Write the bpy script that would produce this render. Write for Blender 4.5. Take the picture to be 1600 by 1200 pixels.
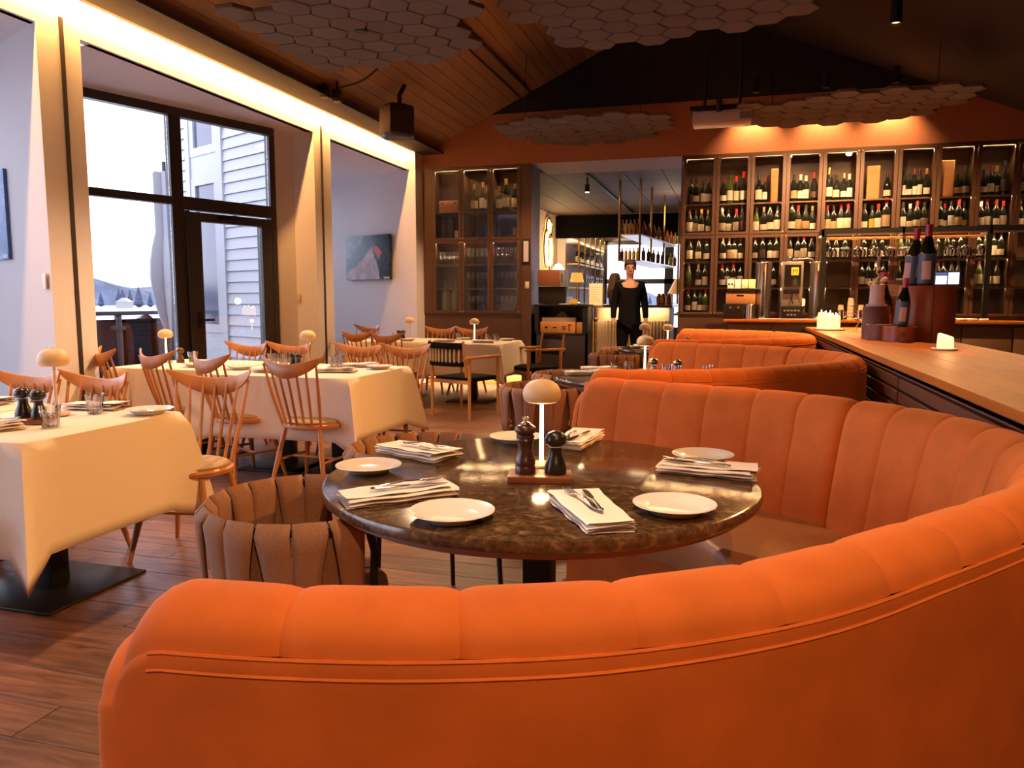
import bpy, bmesh, math, random
from mathutils import Vector, Matrix
random.seed(7)
PI = math.pi
S = bpy.context.scene
COL = S.collection
for o in list(bpy.data.objects):
    bpy.data.objects.remove(o)

# ------------------------------------------------------------------ camera, world, exposure
CAM = Vector((0, 0, 1.29))
YAW, PITCH, ROLL, F = -.2823, .1103, .0014, 1195.0
_cy, _sy, _cp, _sp = math.cos(YAW), math.sin(YAW), math.cos(PITCH), math.sin(PITCH)
FW = Vector((_sy*_cp, _cy*_cp, -_sp))
_r = Vector((_cy, -_sy, 0)); _u = _r.cross(FW)
RT = _r*math.cos(ROLL) + _u*math.sin(ROLL)
UP = -_r*math.sin(ROLL) + _u*math.cos(ROLL)
cam = bpy.data.cameras.new('camera'); cam_o = bpy.data.objects.new('camera', cam); COL.objects.link(cam_o)
cam.sensor_width = 36; cam.lens = F/1600*36; cam.clip_start = .02; cam.clip_end = 3000
cam_o.matrix_world = Matrix(((RT.x, UP.x, -FW.x, CAM.x), (RT.y, UP.y, -FW.y, CAM.y), (RT.z, UP.z, -FW.z, CAM.z), (0, 0, 0, 1)))
S.camera = cam_o
S.view_settings.view_transform = 'Standard'
S.view_settings.look = 'None'
S.view_settings.gamma = 1
S.view_settings.use_curve_mapping = False
S.view_settings.exposure = 0.0
S.cycles.max_bounces = 8
S.cycles.transparent_max_bounces = 24
S.cycles.transmission_bounces = 6
S.cycles.caustics_reflective = False
S.cycles.caustics_refractive = False
S.cycles.sample_clamp_indirect = 4.0

W = bpy.data.worlds.new('dusk_sky'); S.world = W; W.use_nodes = True
nt = W.node_tree; nt.nodes.clear()
_o = nt.nodes.new('ShaderNodeOutputWorld'); _b = nt.nodes.new('ShaderNodeBackground')
_tc = nt.nodes.new('ShaderNodeTexCoord'); _sx = nt.nodes.new('ShaderNodeSeparateXYZ'); _rp = nt.nodes.new('ShaderNodeValToRGB')
nt.links.new(_tc.outputs['Generated'], _sx.inputs[0]); nt.links.new(_sx.outputs['Z'], _rp.inputs[0])
nt.links.new(_rp.outputs[0], _b.inputs[0]); nt.links.new(_b.outputs[0], _o.inputs[0])
_rp.color_ramp.elements[0].color = (.86, .87, 1, 1); _rp.color_ramp.elements[1].color = (.78, .83, 1, 1)
_rp.color_ramp.elements[1].position = .6
_b.inputs[1].default_value = 5.2

WARM = (1, .50, .16)
def area(name, loc, size, size_y, power, color, rot=(0, 0, 0), spread=PI):
    l = bpy.data.lights.new(name, 'AREA'); l.shape = 'RECTANGLE'; l.size = size; l.size_y = size_y
    l.energy = power; l.color = color; l.spread = spread
    o = bpy.data.objects.new(name, l); COL.objects.link(o); o.location = loc; o.rotation_euler = rot
    return o
def spot(name, loc, target, power, color, angle=70, blend=.6, size=.04):
    l = bpy.data.lights.new(name, 'SPOT'); l.energy = power; l.color = color
    l.spot_size = math.radians(angle); l.spot_blend = blend; l.shadow_soft_size = size
    o = bpy.data.objects.new(name, l); COL.objects.link(o); o.location = loc
    d = Vector(target)-Vector(loc); o.rotation_euler = d.to_track_quat('-Z', 'Y').to_euler()
    return o
def point(name, loc, power, color, size=.03):
    l = bpy.data.lights.new(name, 'POINT'); l.energy = power; l.color = color; l.shadow_soft_size = size
    o = bpy.data.objects.new(name, l); COL.objects.link(o); o.location = loc
    return o
# LED line behind the ceiling edge washing down the fascia of the window wall
area('cove_led', (-4.645, 5.0, 3.472), .02, 12.2, 430, (1, .45, .13), (0, math.radians(50), 0))
# ceiling downlights, with added spots marked among them
WHITE = (1, .62, .36); ORANGE = (1, .43, .115)
spot('downlight_or_added_spot', (-2.94, 5.80, 3.37), (-2.6, 5.0, 0), 400, WHITE, 118, .5)
spot('downlight_or_added_spot', (-2.05, 10.1, 3.40), (-2.4, 9.6, 0), 380, (1, .55, .26), 130, .5)
spot('downlight_or_added_spot', (.70, 9.6, 3.42), (.7, 10.7, .9), 420, (1, .55, .24), 126, .6)
spot('downlight_or_added_spot', (1.53, 9.6, 3.42), (1.6, 10.7, .9), 380, (1, .55, .24), 126, .6)
spot('downlight_or_added_spot', (1.37, 8.25, 3.85), (.9, 5.6, .8), 480, ORANGE, 120, .5)
spot('downlight_or_added_spot', (.85, -1.2, 3.3), (.45, 1.0, .2), 300, (1, .50, .20), 100, .6)
spot('downlight_or_added_spot', (-.05, 1.30, 3.5), (-.05, 1.22, .9), 230, WHITE, 56, .6)
spot('downlight_or_added_spot', (-1.0, 2.25, 3.5), (-.75, 2.2, .8), 130, WHITE, 40, .6)  # added spot without a fixture, brightens the marble table
spot('downlight_or_added_spot', (-3.0, 2.7, 3.5), (-2.95, 2.6, .8), 200, WHITE, 62, .7)
spot('downlight_or_added_spot', (2.6, 4.2, 3.6), (-2.6, 3.4, .55), 950, ORANGE, 46, .8)  # added orange spot outside the view, aimed at the near cloth's front

# ------------------------------------------------------------------ materials
MATS = {}
def mat(name, col, rough=.6, metal=0., spec=.5, emit=None, estr=0., noise=0., nscale=20., bump=0., bscale=80., sheen=0., rand=0., coat=0., stretch=None, alpha=None, trans=0.):
    if name in MATS: return MATS[name]
    m = bpy.data.materials.new(name); m.use_nodes = True
    t = m.node_tree; p = t.nodes['Principled BSDF']
    p.inputs['Base Color'].default_value = (*col, 1); p.inputs['Roughness'].default_value = rough
    p.inputs['Metallic'].default_value = metal; p.inputs['Specular IOR Level'].default_value = spec
    if sheen: p.inputs['Sheen Weight'].default_value = sheen; p.inputs['Sheen Roughness'].default_value = .4; p.inputs['Sheen Tint'].default_value = (*[min(1, c*1.5+.1) for c in col], 1)
    if coat: p.inputs['Coat Weight'].default_value = coat; p.inputs['Coat Roughness'].default_value = .08
    if trans: p.inputs['Transmission Weight'].default_value = trans
    if emit: p.inputs['Emission Color'].default_value = (*emit, 1); p.inputs['Emission Strength'].default_value = estr
    tc = None
    if noise or bump or rand:
        tc = t.nodes.new('ShaderNodeTexCoord')
        src = tc.outputs['Object']
        if stretch:
            mp = t.nodes.new('ShaderNodeMapping'); mp.inputs['Scale'].default_value = stretch
            t.links.new(src, mp.inputs[0]); src = mp.outputs[0]
    if noise or rand:
        mul = t.nodes.new('ShaderNodeMath'); mul.operation = 'ADD'
        mul.inputs[0].default_value = 1; mul.inputs[1].default_value = 0
        if noise:
            n = t.nodes.new('ShaderNodeTexNoise'); n.inputs['Scale'].default_value = nscale; n.inputs['Detail'].default_value = 6
            t.links.new(src, n.inputs['Vector'])
            r = t.nodes.new('ShaderNodeMapRange'); r.inputs['From Min'].default_value = .3; r.inputs['From Max'].default_value = .7
            r.inputs['To Min'].default_value = 1-noise; r.inputs['To Max'].default_value = 1+noise
            t.links.new(n.outputs['Fac'], r.inputs[0]); t.links.new(r.outputs[0], mul.inputs[0])
        if rand:
            oi = t.nodes.new('ShaderNodeObjectInfo'); r2 = t.nodes.new('ShaderNodeMapRange')
            r2.inputs['To Min'].default_value = -rand; r2.inputs['To Max'].default_value = rand
            t.links.new(oi.outputs['Random'], r2.inputs[0]); t.links.new(r2.outputs[0], mul.inputs[1])
        vm = t.nodes.new('ShaderNodeVectorMath'); vm.operation = 'SCALE'; vm.inputs[0].default_value = col
        t.links.new(mul.outputs[0], vm.inputs['Scale']); t.links.new(vm.outputs[0], p.inputs['Base Color'])
    if bump:
        n2 = t.nodes.new('ShaderNodeTexNoise'); n2.inputs['Scale'].default_value = bscale; n2.inputs['Detail'].default_value = 5
        t.links.new(src, n2.inputs['Vector'])
        b = t.nodes.new('ShaderNodeBump'); b.inputs['Strength'].default_value = bump; b.inputs['Distance'].default_value = .01
        t.links.new(n2.outputs['Fac'], b.inputs['Height']); t.links.new(b.outputs[0], p.inputs['Normal'])
    MATS[name] = m
    return m
def glass_mat(name, tint=(1, 1, 1), refl=1.0, rough=.0, base=.04):
    if name in MATS: return MATS[name]
    m = bpy.data.materials.new(name); m.use_nodes = True
    t = m.node_tree; t.nodes.clear()
    o = t.nodes.new('ShaderNodeOutputMaterial'); mx = t.nodes.new('ShaderNodeMixShader')
    tr = t.nodes.new('ShaderNodeBsdfTransparent'); gl = t.nodes.new('ShaderNodeBsdfGlossy'); lw = t.nodes.new('ShaderNodeFresnel')
    tr.inputs[0].default_value = (*tint, 1); gl.inputs['Roughness'].default_value = rough; gl.inputs[0].default_value = (1, 1, 1, 1)
    lw.inputs['IOR'].default_value = 1.5
    mm = t.nodes.new('ShaderNodeMath'); mm.operation = 'MULTIPLY'; mm.inputs[1].default_value = refl
    t.links.new(lw.outputs[0], mm.inputs[0]); t.links.new(mm.outputs[0], mx.inputs[0])
    t.links.new(tr.outputs[0], mx.inputs[1]); t.links.new(gl.outputs[0], mx.inputs[2]); t.links.new(mx.outputs[0], o.inputs[0])
    MATS[name] = m
    return m
velvet = mat('orange_velvet', (.58, .150, .030), .75, spec=.15, noise=.10, nscale=9, bump=.12, bscale=700, sheen=.25)
tanlea = mat('tan_leather', (.50, .22, .075), .45, noise=.06, nscale=30, bump=.05, bscale=200)
oak = mat('oak_chair_wood', (.46, .19, .062), .42, noise=.14, nscale=14, stretch=(1, 1, .15), rand=.05)
seatpad = mat('beige_seat_fabric', (.42, .30, .17), .85, noise=.08, nscale=120)
cloth = mat('cream_tablecloth', (.82, .74, .64), .8, spec=.2, bump=.05, bscale=500, sheen=.05)
linen = mat('linen_napkin', (.88, .79, .72), .85, spec=.2, bump=.08, bscale=500)
porc = mat('white_porcelain', (.80, .76, .72), .12, spec=.6)
steel = mat('cutlery_steel', (.72, .69, .64), .16, metal=1)
chrome = mat('brushed_steel', (.62, .58, .54), .25, metal=1, noise=.06, nscale=8, stretch=(60, 60, 1))
brass = mat('polished_brass', (.75, .47, .14), .25, metal=1)
blackm = mat('black_metal', (.010, .009, .008), .45, spec=.3)
blackf = mat('black_fabric', (.009, .008, .008), .95, spec=.1)
darkpaint = mat('dark_brown_paint', (.075, .034, .018), .5, noise=.04, nscale=30)
backpaint = mat('rust_brown_wall', (.40, .15, .066), .75, noise=.07, nscale=25, bump=.1, bscale=120)
whitewall = mat('white_plaster', (.78, .75, .76), .8, bump=.04, bscale=120)
creamwall = mat('cream_plaster', (.74, .60, .42), .8)
ceilwood = mat('dark_ceiling_board', (.34, .215, .13), .55, noise=.12, nscale=8, stretch=(1, .08, 1), rand=.10)
ceilblack = mat('black_ceiling', (.010, .008, .007), .8)
felt = mat('grey_acoustic_felt', (.115, .090, .080), .95, noise=.30, nscale=160, bump=.3, bscale=300, rand=.10)
winframe = mat('dark_window_frame', (.022, .016, .014), .4)
strapm = mat('mauve_felt_strap', (.30, .155, .095), .95, noise=.12, nscale=160, bump=.15, bscale=500, sheen=.1, rand=.05)
walnut = mat('walnut_plate', (.22, .075, .030), .35, noise=.15, nscale=10, stretch=(.2, 1, 1))
dkmill = mat('dark_walnut_mill', (.055, .018, .011), .3, noise=.15, nscale=30)
blmill = mat('black_mill', (.015, .013, .012), .28)
shadem = mat('opal_lamp_shade', (.74, .55, .33), .5, noise=.03, nscale=60)
stemlit = mat('painted_bulb_light_stem', (.9, .8, .6), .4, emit=(1, .72, .36), estr=6.0)  # stem is no lamp; bulb light falling on it is painted as emission
stemoff = mat('cream_lamp_stem', (.75, .55, .33), .4)
wglass = glass_mat('window_glass', (.96, .97, 1), 1.0)
cglass = glass_mat('cabinet_glass', (.95, .95, .95), .9)
tglass = glass_mat('clear_glassware', (.965, .965, .965), 2.6, .03)
blglass = mat('dark_wine_glass', (.008, .010, .007), .08, spec=.7)
grglass = mat('green_wine_glass', (.05, .075, .012), .1, spec=.7)
LAB = [mat('cream_label', (.72, .60, .45), .7), mat('white_label', (.80, .74, .64), .7), mat('tan_label', (.42, .28, .15), .7), mat('dark_label', (.07, .03, .03), .6), mat('yellow_label', (.75, .45, .05), .6)]
CAP = [mat('red_capsule', (.45, .015, .02), .3), mat('black_capsule', (.012, .01, .01), .35), mat('gold_capsule', (.6, .36, .09), .3, metal=.8), mat('white_capsule', (.72, .66, .6), .4), mat('maroon_capsule', (.14, .015, .02), .35)]
wax = mat('white_wax', (.85, .76, .64), .5, emit=(1, .66, .34), estr=.0)
waxlit = mat('glowing_wax', (.9, .8, .65), .5, emit=(1, .62, .26), estr=1.3)
flame = mat('candle_flame', (1, .8, .4), .5, emit=(1, .62, .22), estr=22)
countertop = mat('oiled_counter_wood', (.52, .145, .014), .45, spec=.25, noise=.16, nscale=7, stretch=(1, .15, 1), rand=.07)
slatm = mat('dark_slat_wood', (.13, .048, .024), .5, noise=.15, nscale=9, stretch=(1, .15, 1), rand=.06)
reddrum = mat('red_mahogany', (.34, .080, .026), .32, noise=.18, nscale=9, stretch=(1, 1, .2))
crate = mat('pine_crate', (.52, .24, .085), .6, noise=.12, nscale=12, stretch=(.2, 1, 1))
bulb = mat('lamp_disc', (1, .9, .7), .5, emit=(1, .80, .50), estr=18)
bulbo = mat('orange_lamp_disc', (1, .9, .7), .5, emit=(1, .58, .20), estr=22)
snow = mat('snow', (.78, .79, .83), .9)
ice = mat('grey_water', (.22, .23, .26), .45)
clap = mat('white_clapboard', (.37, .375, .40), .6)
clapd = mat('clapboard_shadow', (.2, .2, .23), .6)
deckm = mat('grey_deck_wood', (.09, .085, .095), .8)
railm = mat('dark_railing', (.025, .025, .03), .5)

# marble
def marble():
    m = mat('brown_marble', (.1, .06, .03), .13, spec=.6)
    t = m.node_tree; p = t.nodes['Principled BSDF']
    tc = t.nodes.new('ShaderNodeTexCoord')
    v = t.nodes.new('ShaderNodeTexVoronoi'); v.inputs['Scale'].default_value = 42
    n = t.nodes.new('ShaderNodeTexNoise'); n.inputs['Scale'].default_value = 7; n.inputs['Detail'].default_value = 9; n.inputs['Roughness'].default_value = .7
    n2 = t.nodes.new('ShaderNodeTexNoise'); n2.inputs['Scale'].default_value = 34; n2.inputs['Detail'].default_value = 6
    for q in (n, n2): t.links.new(tc.outputs['Object'], q.inputs['Vector'])
    vm = t.nodes.new('ShaderNodeVectorMath'); vm.operation = 'MULTIPLY_ADD'
    t.links.new(n.outputs['Color'], vm.inputs[0]); vm.inputs[1].default_value = (.16, .16, .16); t.links.new(tc.outputs['Object'], vm.inputs[2])
    t.links.new(vm.outputs[0], v.inputs['Vector'])
    r = t.nodes.new('ShaderNodeValToRGB'); e = r.color_ramp.elements
    e[0].position = .25; e[0].color = (.022, .011, .005, 1); e[1].position = .86; e[1].color = (.26, .17, .09, 1)
    x = e.new(.46); x.color = (.050, .026, .012, 1); x = e.new(.64); x.color = (.095, .055, .027, 1)
    mx = t.nodes.new('ShaderNodeMix'); mx.inputs[0].default_value = .5
    t.links.new(n2.outputs['Fac'], mx.inputs[2]); t.links.new(n.outputs['Fac'], mx.inputs[3])
    ad = t.nodes.new('ShaderNodeMath'); ad.operation = 'MULTIPLY_ADD'; ad.inputs[1].default_value = .32
    t.links.new(v.outputs['Distance'], ad.inputs[0]); t.links.new(mx.outputs[0], ad.inputs[2])
    sb = t.nodes.new('ShaderNodeMath'); sb.operation = 'SUBTRACT'; sb.inputs[1].default_value = .08
    t.links.new(ad.outputs[0], sb.inputs[0])
    t.links.new(sb.outputs[0], r.inputs[0]); t.links.new(r.outputs[0], p.inputs['Base Color'])
    return m
marblem = marble()
# plank wood
def plankmat():
    m = mat('brown_floor_plank', (.2, .09, .04), .38, spec=.45)
    t = m.node_tree; p = t.nodes['Principled BSDF']
    tc = t.nodes.new('ShaderNodeTexCoord'); oi = t.nodes.new('ShaderNodeObjectInfo')
    mp = t.nodes.new('ShaderNodeMapping'); mp.inputs['Scale'].default_value = (1.6, 16, 1)
    cx = t.nodes.new('ShaderNodeCombineXYZ'); ml = t.nodes.new('ShaderNodeMath'); ml.operation = 'MULTIPLY'; ml.inputs[1].default_value = 37
    t.links.new(oi.outputs['Random'], ml.inputs[0]); t.links.new(ml.outputs[0], cx.inputs[0]); t.links.new(ml.outputs[0], cx.inputs[1])
    t.links.new(cx.outputs[0], mp.inputs['Location']); t.links.new(tc.outputs['Object'], mp.inputs[0])
    n = t.nodes.new('ShaderNodeTexNoise'); n.inputs['Scale'].default_value = 2.2; n.inputs['Detail'].default_value = 8; n.inputs['Distortion'].default_value = 1.2
    t.links.new(mp.outputs[0], n.inputs['Vector'])
    r = t.nodes.new('ShaderNodeValToRGB'); e = r.color_ramp.elements
    e[0].position = .3; e[0].color = (.105, .044, .024, 1); e[1].position = .72; e[1].color = (.29, .135, .078, 1)
    t.links.new(n.outputs['Fac'], r.inputs[0])
    hs = t.nodes.new('ShaderNodeHueSaturation'); mr = t.nodes.new('ShaderNodeMapRange'); mr.inputs['To Min'].default_value = .72; mr.inputs['To Max'].default_value = 1.2
    t.links.new(oi.outputs['Random'], mr.inputs[0]); t.links.new(mr.outputs[0], hs.inputs['Value']); t.links.new(r.outputs[0], hs.inputs['Color'])
    t.links.new(hs.outputs[0], p.inputs['Base Color'])
    b = t.nodes.new('ShaderNodeBump'); b.inputs['Strength'].default_value = .15; b.inputs['Distance'].default_value = .004
    t.links.new(n.outputs['Fac'], b.inputs['Height']); t.links.new(b.outputs[0], p.inputs['Normal'])
    return m
plank = plankmat()

# ------------------------------------------------------------------ geometry helpers
class MB:
    def __init__(s): s.v = []; s.f = []
    def add(s, vs, fs):
        o = len(s.v); s.v += [tuple(x) for x in vs]; s.f += [tuple(i+o for i in f) for f in fs]; return s
    def box(s, x0, x1, y0, y1, z0, z1, M=None):
        vs = [Vector(p) for p in ((x0, y0, z0), (x1, y0, z0), (x1, y1, z0), (x0, y1, z0), (x0, y0, z1), (x1, y0, z1), (x1, y1, z1), (x0, y1, z1))]
        if M: vs = [M @ p for p in vs]
        return s.add(vs, [(3, 2, 1, 0), (4, 5, 6, 7), (0, 1, 5, 4), (1, 2, 6, 5), (2, 3, 7, 6), (3, 0, 4, 7)])
    def prism(s, pts, z0, z1):
        n = len(pts)
        a = sum(pts[i][0]*pts[(i+1) % n][1]-pts[(i+1) % n][0]*pts[i][1] for i in range(n))
        if a < 0: pts = pts[::-1]
        return s.add([(p[0], p[1], z0) for p in pts]+[(p[0], p[1], z1) for p in pts],
                     [tuple(range(n))[::-1], tuple(range(n, 2*n))]+[(i, (i+1) % n, n+(i+1) % n, n+i) for i in range(n)])
    def tube(s, pts, r, n=8, closed=False, r2=None, caps=True):
        pts = [Vector(p) for p in pts]; m = len(pts); rings = []
        up = None
        for i, p in enumerate(pts):
            if closed: d = pts[(i+1) % m]-pts[i-1]
            else: d = pts[min(i+1, m-1)]-pts[max(i-1, 0)]
            d.normalize()
            if up is None:
                up = Vector((0, 0, 1)) if abs(d.z) < .9 else Vector((1, 0, 0))
            a = d.cross(up)
            if a.length < 1e-5: a = d.cross(Vector((0, 1, 0)))
            a.normalize(); up = a.cross(d).normalized()
            rr = r if r2 is None else r+(r2-r)*i/(m-1)
            if isinstance(r, (list, tuple)): rr = r[i]
            rings.append([p+a*math.cos(2*PI*k/n)*rr+up*math.sin(2*PI*k/n)*rr for k in range(n)])
        vs = [x for g in rings for x in g]; fs = []
        for i in range(m if closed else m-1):
            j = (i+1) % m
            for k in range(n): fs.append((i*n+k, i*n+(k+1) % n, j*n+(k+1) % n, j*n+k))
        if not closed and caps: fs += [tuple(range(n))[::-1], tuple((m-1)*n+k for k in range(n))]
        return s.add(vs, fs)
    def lathe(s, prof, n=16, c=(0, 0, 0)):
        vs = []; fs = []; m = len(prof)
        for r, z in prof:
            for k in range(n): vs.append((c[0]+max(r, 1e-4)*math.cos(2*PI*k/n), c[1]+max(r, 1e-4)*math.sin(2*PI*k/n), c[2]+z))
        for i in range(m-1):
            for k in range(n): fs.append((i*n+k, i*n+(k+1) % n, (i+1)*n+(k+1) % n, (i+1)*n+k))
        if prof[0][0] > 1e-3: fs.append(tuple(range(n))[::-1])
        if prof[-1][0] > 1e-3: fs.append(tuple((m-1)*n+k for k in range(n)))
        return s.add(vs, fs)
    def grid(s, P, nu, nv, closeu=False):
        o = [P(i, j) for i in range(nu) for j in range(nv)]; fs = []
        for i in range(nu if closeu else nu-1):
            for j in range(nv-1):
                a, b = i*nv+j, ((i+1) % nu)*nv+j
                fs.append((a, b, b+1, a+1))
        return s.add(o, fs)
    def loft(s, rings, caps=True):
        n = len(rings[0]); vs = [p for r in rings for p in r]; fs = []
        for i in range(len(rings)-1):
            for k in range(n): fs.append((i*n+k, i*n+(k+1) % n, (i+1)*n+(k+1) % n, (i+1)*n+k))
        if caps: fs += [tuple(range(n))[::-1], tuple((len(rings)-1)*n+k for k in range(n))]
        return s.add(vs, fs)
    def mesh(s, name, m, smooth=35, bev=0, fix=True, seg=2):
        me = bpy.data.meshes.new(name); me.from_pydata(s.v, [], s.f)
        if fix or bev:
            bm = bmesh.new(); bm.from_mesh(me)
            if bev: bmesh.ops.bevel(bm, geom=[e for e in bm.edges if len(e.link_faces) == 2 and e.calc_face_angle(0) > .6], offset=bev, segments=seg, affect='EDGES', profile=.5)
            bmesh.ops.recalc_face_normals(bm, faces=bm.faces); bm.to_mesh(me); bm.free()
        if smooth:
            me.polygons.foreach_set('use_smooth', [True]*len(me.polygons))
            me.set_sharp_from_angle(angle=math.radians(smooth))
        if m: me.materials.append(m)
        return me
    def build(s, name, m, parent=None, smooth=35, bev=0, fix=True, seg=2, solid=0, sub=0):
        o = bpy.data.objects.new(name, s.mesh(name, m, smooth, bev, fix, seg)); COL.objects.link(o)
        if parent: o.parent = parent
        if solid: d = o.modifiers.new('s', 'SOLIDIFY'); d.thickness = solid; d.offset = 0
        if sub: d = o.modifiers.new('u', 'SUBSURF'); d.levels = sub; d.render_levels = sub
        return o
def thing(name, label, cat, loc=(0, 0, 0), rz=0, group=None):
    o = bpy.data.objects.new(name, None); COL.objects.link(o); o.empty_display_size = .1
    o.location = loc; o.rotation_euler = (0, 0, rz); o['label'] = label; o['category'] = cat
    if group: o['group'] = group
    return o
def tag(o, label, cat, group=None):
    o['label'] = label; o['category'] = cat
    if group: o['group'] = group
    return o
def struct(o): o['kind'] = 'structure'; return o
def sempty(name):
    o = bpy.data.objects.new(name, None); COL.objects.link(o); o['kind'] = 'structure'; return o
def link(name, me, parent=None, loc=None, rot=None, scale=None):
    o = bpy.data.objects.new(name, me); COL.objects.link(o)
    if parent: o.parent = parent
    if loc is not None: o.location = loc
    if rot is not None: o.rotation_euler = rot
    if scale is not None: o.scale = scale
    return o
KIDS = {}
def dup(root, loc, rz=None, label=None, group=None, rot=None):
    kids = {}
    for o in bpy.data.objects:
        if o.parent: kids.setdefault(o.parent.name, []).append(o)
    def cp(o, par):
        c = o.copy(); COL.objects.link(c)
        if par: c.parent = par
        for k in kids.get(o.name, []): cp(k, c)
        return c
    r = cp(root, None); r.location = loc
    if rz is not None: r.rotation_euler = (0, 0, rz)
    if rot is not None: r.rotation_euler = rot
    if label: r['label'] = label
    if group: r['group'] = group
    return r
def catmull(pts, n):
    P = [Vector(p) for p in pts]; P = [2*P[0]-P[1]]+P+[2*P[-1]-P[-2]]; out = []
    for i in range(1, len(P)-2):
        for k in range(n):
            t = k/n; a, b, c, d = P[i-1], P[i], P[i+1], P[i+2]
            out.append(.5*((2*b)+(c-a)*t+(2*a-5*b+4*c-d)*t*t+(3*b-a-3*c+d)*t**3))
    out.append(P[-2]); return out
def rotm(deg, c=(0, 0, 0)):
    return Matrix.Translation(c) @ Matrix.Rotation(math.radians(deg), 4, 'Z')
ORD = ['first', 'second', 'third', 'fourth', 'fifth', 'sixth', 'seventh', 'eighth', 'ninth', 'tenth', 'eleventh', 'twelfth']
def text(parent, body, size, loc, m, name='lettering'):
    c = bpy.data.curves.new(name, 'FONT'); c.body = body; c.size = size; c.align_x = 'CENTER'; c.align_y = 'CENTER'; c.extrude = .0006
    o = bpy.data.objects.new(name, c); COL.objects.link(o); bpy.context.view_layer.update()
    me = bpy.data.meshes.new_from_object(o.evaluated_get(bpy.context.evaluated_depsgraph_get())); bpy.data.objects.remove(o)
    me.materials.clear(); me.materials.append(m)
    o = bpy.data.objects.new(name, me); COL.objects.link(o); o.parent = parent; o.location = loc; o.rotation_euler = (PI/2, 0, 0); return o

# ================================================================== STRUCTURE
XF, YB = -4.72, 11.0
fl = MB().box(-5.0, 1.2, -2.5, 11.35, -.08, -.012).build('floor', mat('subfloor', (.03, .014, .008), .8), smooth=0); struct(fl)
row = 0; y = -.7
while y < 11.3:
    x = -5.0-random.uniform(0, 2.2)
    while x < 1.2:
        x1 = min(x+2.4, 1.2); xa = max(x, -5.0)
        if x1-xa > .05: MB().box(xa+.0015, x1-.0015, y+.0015, y+.1785, -.011, 0).build('plank', plank, fl, smooth=0, bev=.0012, seg=1)
        x += 2.4
    y += .18
struct(MB().box(-8.3, -5.0, -2.5, 12.4, -.08, 0).box(1.2, 4.7, -2.5, 11.35, -.08, -.002).build('floor', plank, smooth=0))
struct(MB().box(-5.2, 3.5, 11.35, 23.2, -.08, -.001).build('floor', mat('grey_tile_floor', (.16, .12, .10), .4, noise=.1, nscale=4), smooth=0))
# ceiling: dark boards on the slope over the window side
cz = lambda x: 3.44+.47*(x+4.64)
ce = MB().loft([[(-4.75, yy, 3.46), (-.9, yy, 5.27), (4.75, yy, 3.0), (4.75, yy, 3.12), (-.9, yy, 5.39), (-4.75, yy, 3.58)] for yy in (-2.6, 11.4)]).build('ceiling', ceilblack, smooth=0); struct(ce)
nb = 27
for i in range(nb):
    xa = -4.55+i*.136; xb = xa+.130
    MB().loft([[(xa, yy, cz(xa)-.004), (xb, yy, cz(xb)-.004), (xb, yy, cz(xb)+.014), (xa, yy, cz(xa)+.014)] for yy in (-2.4, 10.995)]).build('ceiling_board', ceilwood, ce, smooth=0)
# cove edge trim and two dark conduits
struct(MB().box(-4.615, -4.26, -2.4, 10.99, 3.447, 3.468).build('trim_1', mat('dark_cove_trim', (.018, .011, .007), .6), smooth=0))
struct(MB().tube([(-3.05, 1, cz(-3.05)-.03), (-3.05, 10.9, cz(-3.05)-.03)], .012, 6).tube([(-2.90, 1, cz(-2.9)-.03), (-2.90, 10.9, cz(-2.9)-.03)], .020, 6).build('trim_2', mat('dark_conduit', (.06, .035, .02), .35), smooth=40))
# window wall: fascia, pillars, picture walls, soffits
struct(MB().box(XF-.08, XF, -2.5, YB+.05, 3.2, 3.5).build('trim_3', whitewall, smooth=0))
for i, pts in enumerate((
    [(-4.72, 4.40), (-4.72, 4.78), (-6.02, 5.06), (-7.4, 5.70), (-7.4, 5.58)],
    [(-4.72, 8.06), (-4.72, 8.44), (-5.3, 8.75), (-5.40, 8.70), (-5.17, 7.86), (-5.07, 7.80), (-5.00, 8.07)],
    [(-4.60, 10.715), (-4.60, 11.02), (-4.72, 11.15), (-7.5, 12.23), (-7.5, 12.08)])):
    struct(MB().prism(pts, 0, 3.2).build('wall_left', whitewall, smooth=0))
struct(MB().prism([(-4.72, 11.0), (-4.72, 10.77), (-4.60, 10.71), (-4.60, 11.0)], 3.2, 3.46).build('wall_left', whitewall, smooth=0))
struct(MB().prism([(-5.30, 8.79), (-5.33, 8.73), (-8.06, 10.02), (-8.02, 10.08)], 0, 3.2).build('wall_left', whitewall, smooth=0))  # white panel on the bay's hidden side, added to bounce daylight
for ya in (4.595, 8.21):      # black gap strips running down the pillars
    struct(MB().box(XF-.01, XF+.006, ya, ya+.036, 0, 3.3).build('trim_4', mat('black_gap_strip', (.02, .012, .008), .6), smooth=0))
for pts in ([(-4.75, 4.9), (-4.75, 8.2), (-5.03, 8.15), (-5.08, 7.83), (-6.05, 5.02)],
            [(-4.75, 8.3), (-4.75, 11.1), (-7.5, 12.3), (-8.1, 10.1), (-5.2, 8.5)],
            [(-4.75, -2.5), (-4.75, 4.6), (-6.7, 5.6), (-6.7, -2.5)]):
    struct(MB().prism(pts, 3.2, 3.30).build('ceiling', whitewall, smooth=0))
# light switches on the reveals
for (x, yy, z) in ((-4.80, 4.425, 1.415), (-4.97, 8.066, 1.30)):
    s_ = MB().box(-.035, .035, -.012, .0, -.055, .055).build('light_switch', mat('cream_plastic', (.7, .6, .45), .4), bev=.004)
    s_.location = (x, yy, z); s_.rotation_euler = (0, 0, math.radians(-25))
    tag(s_, 'small cream switch plate beside the first pillar' if yy < 5 else 'small cream switch plate on the reveal beside the dark glass door', 'switch')

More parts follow.
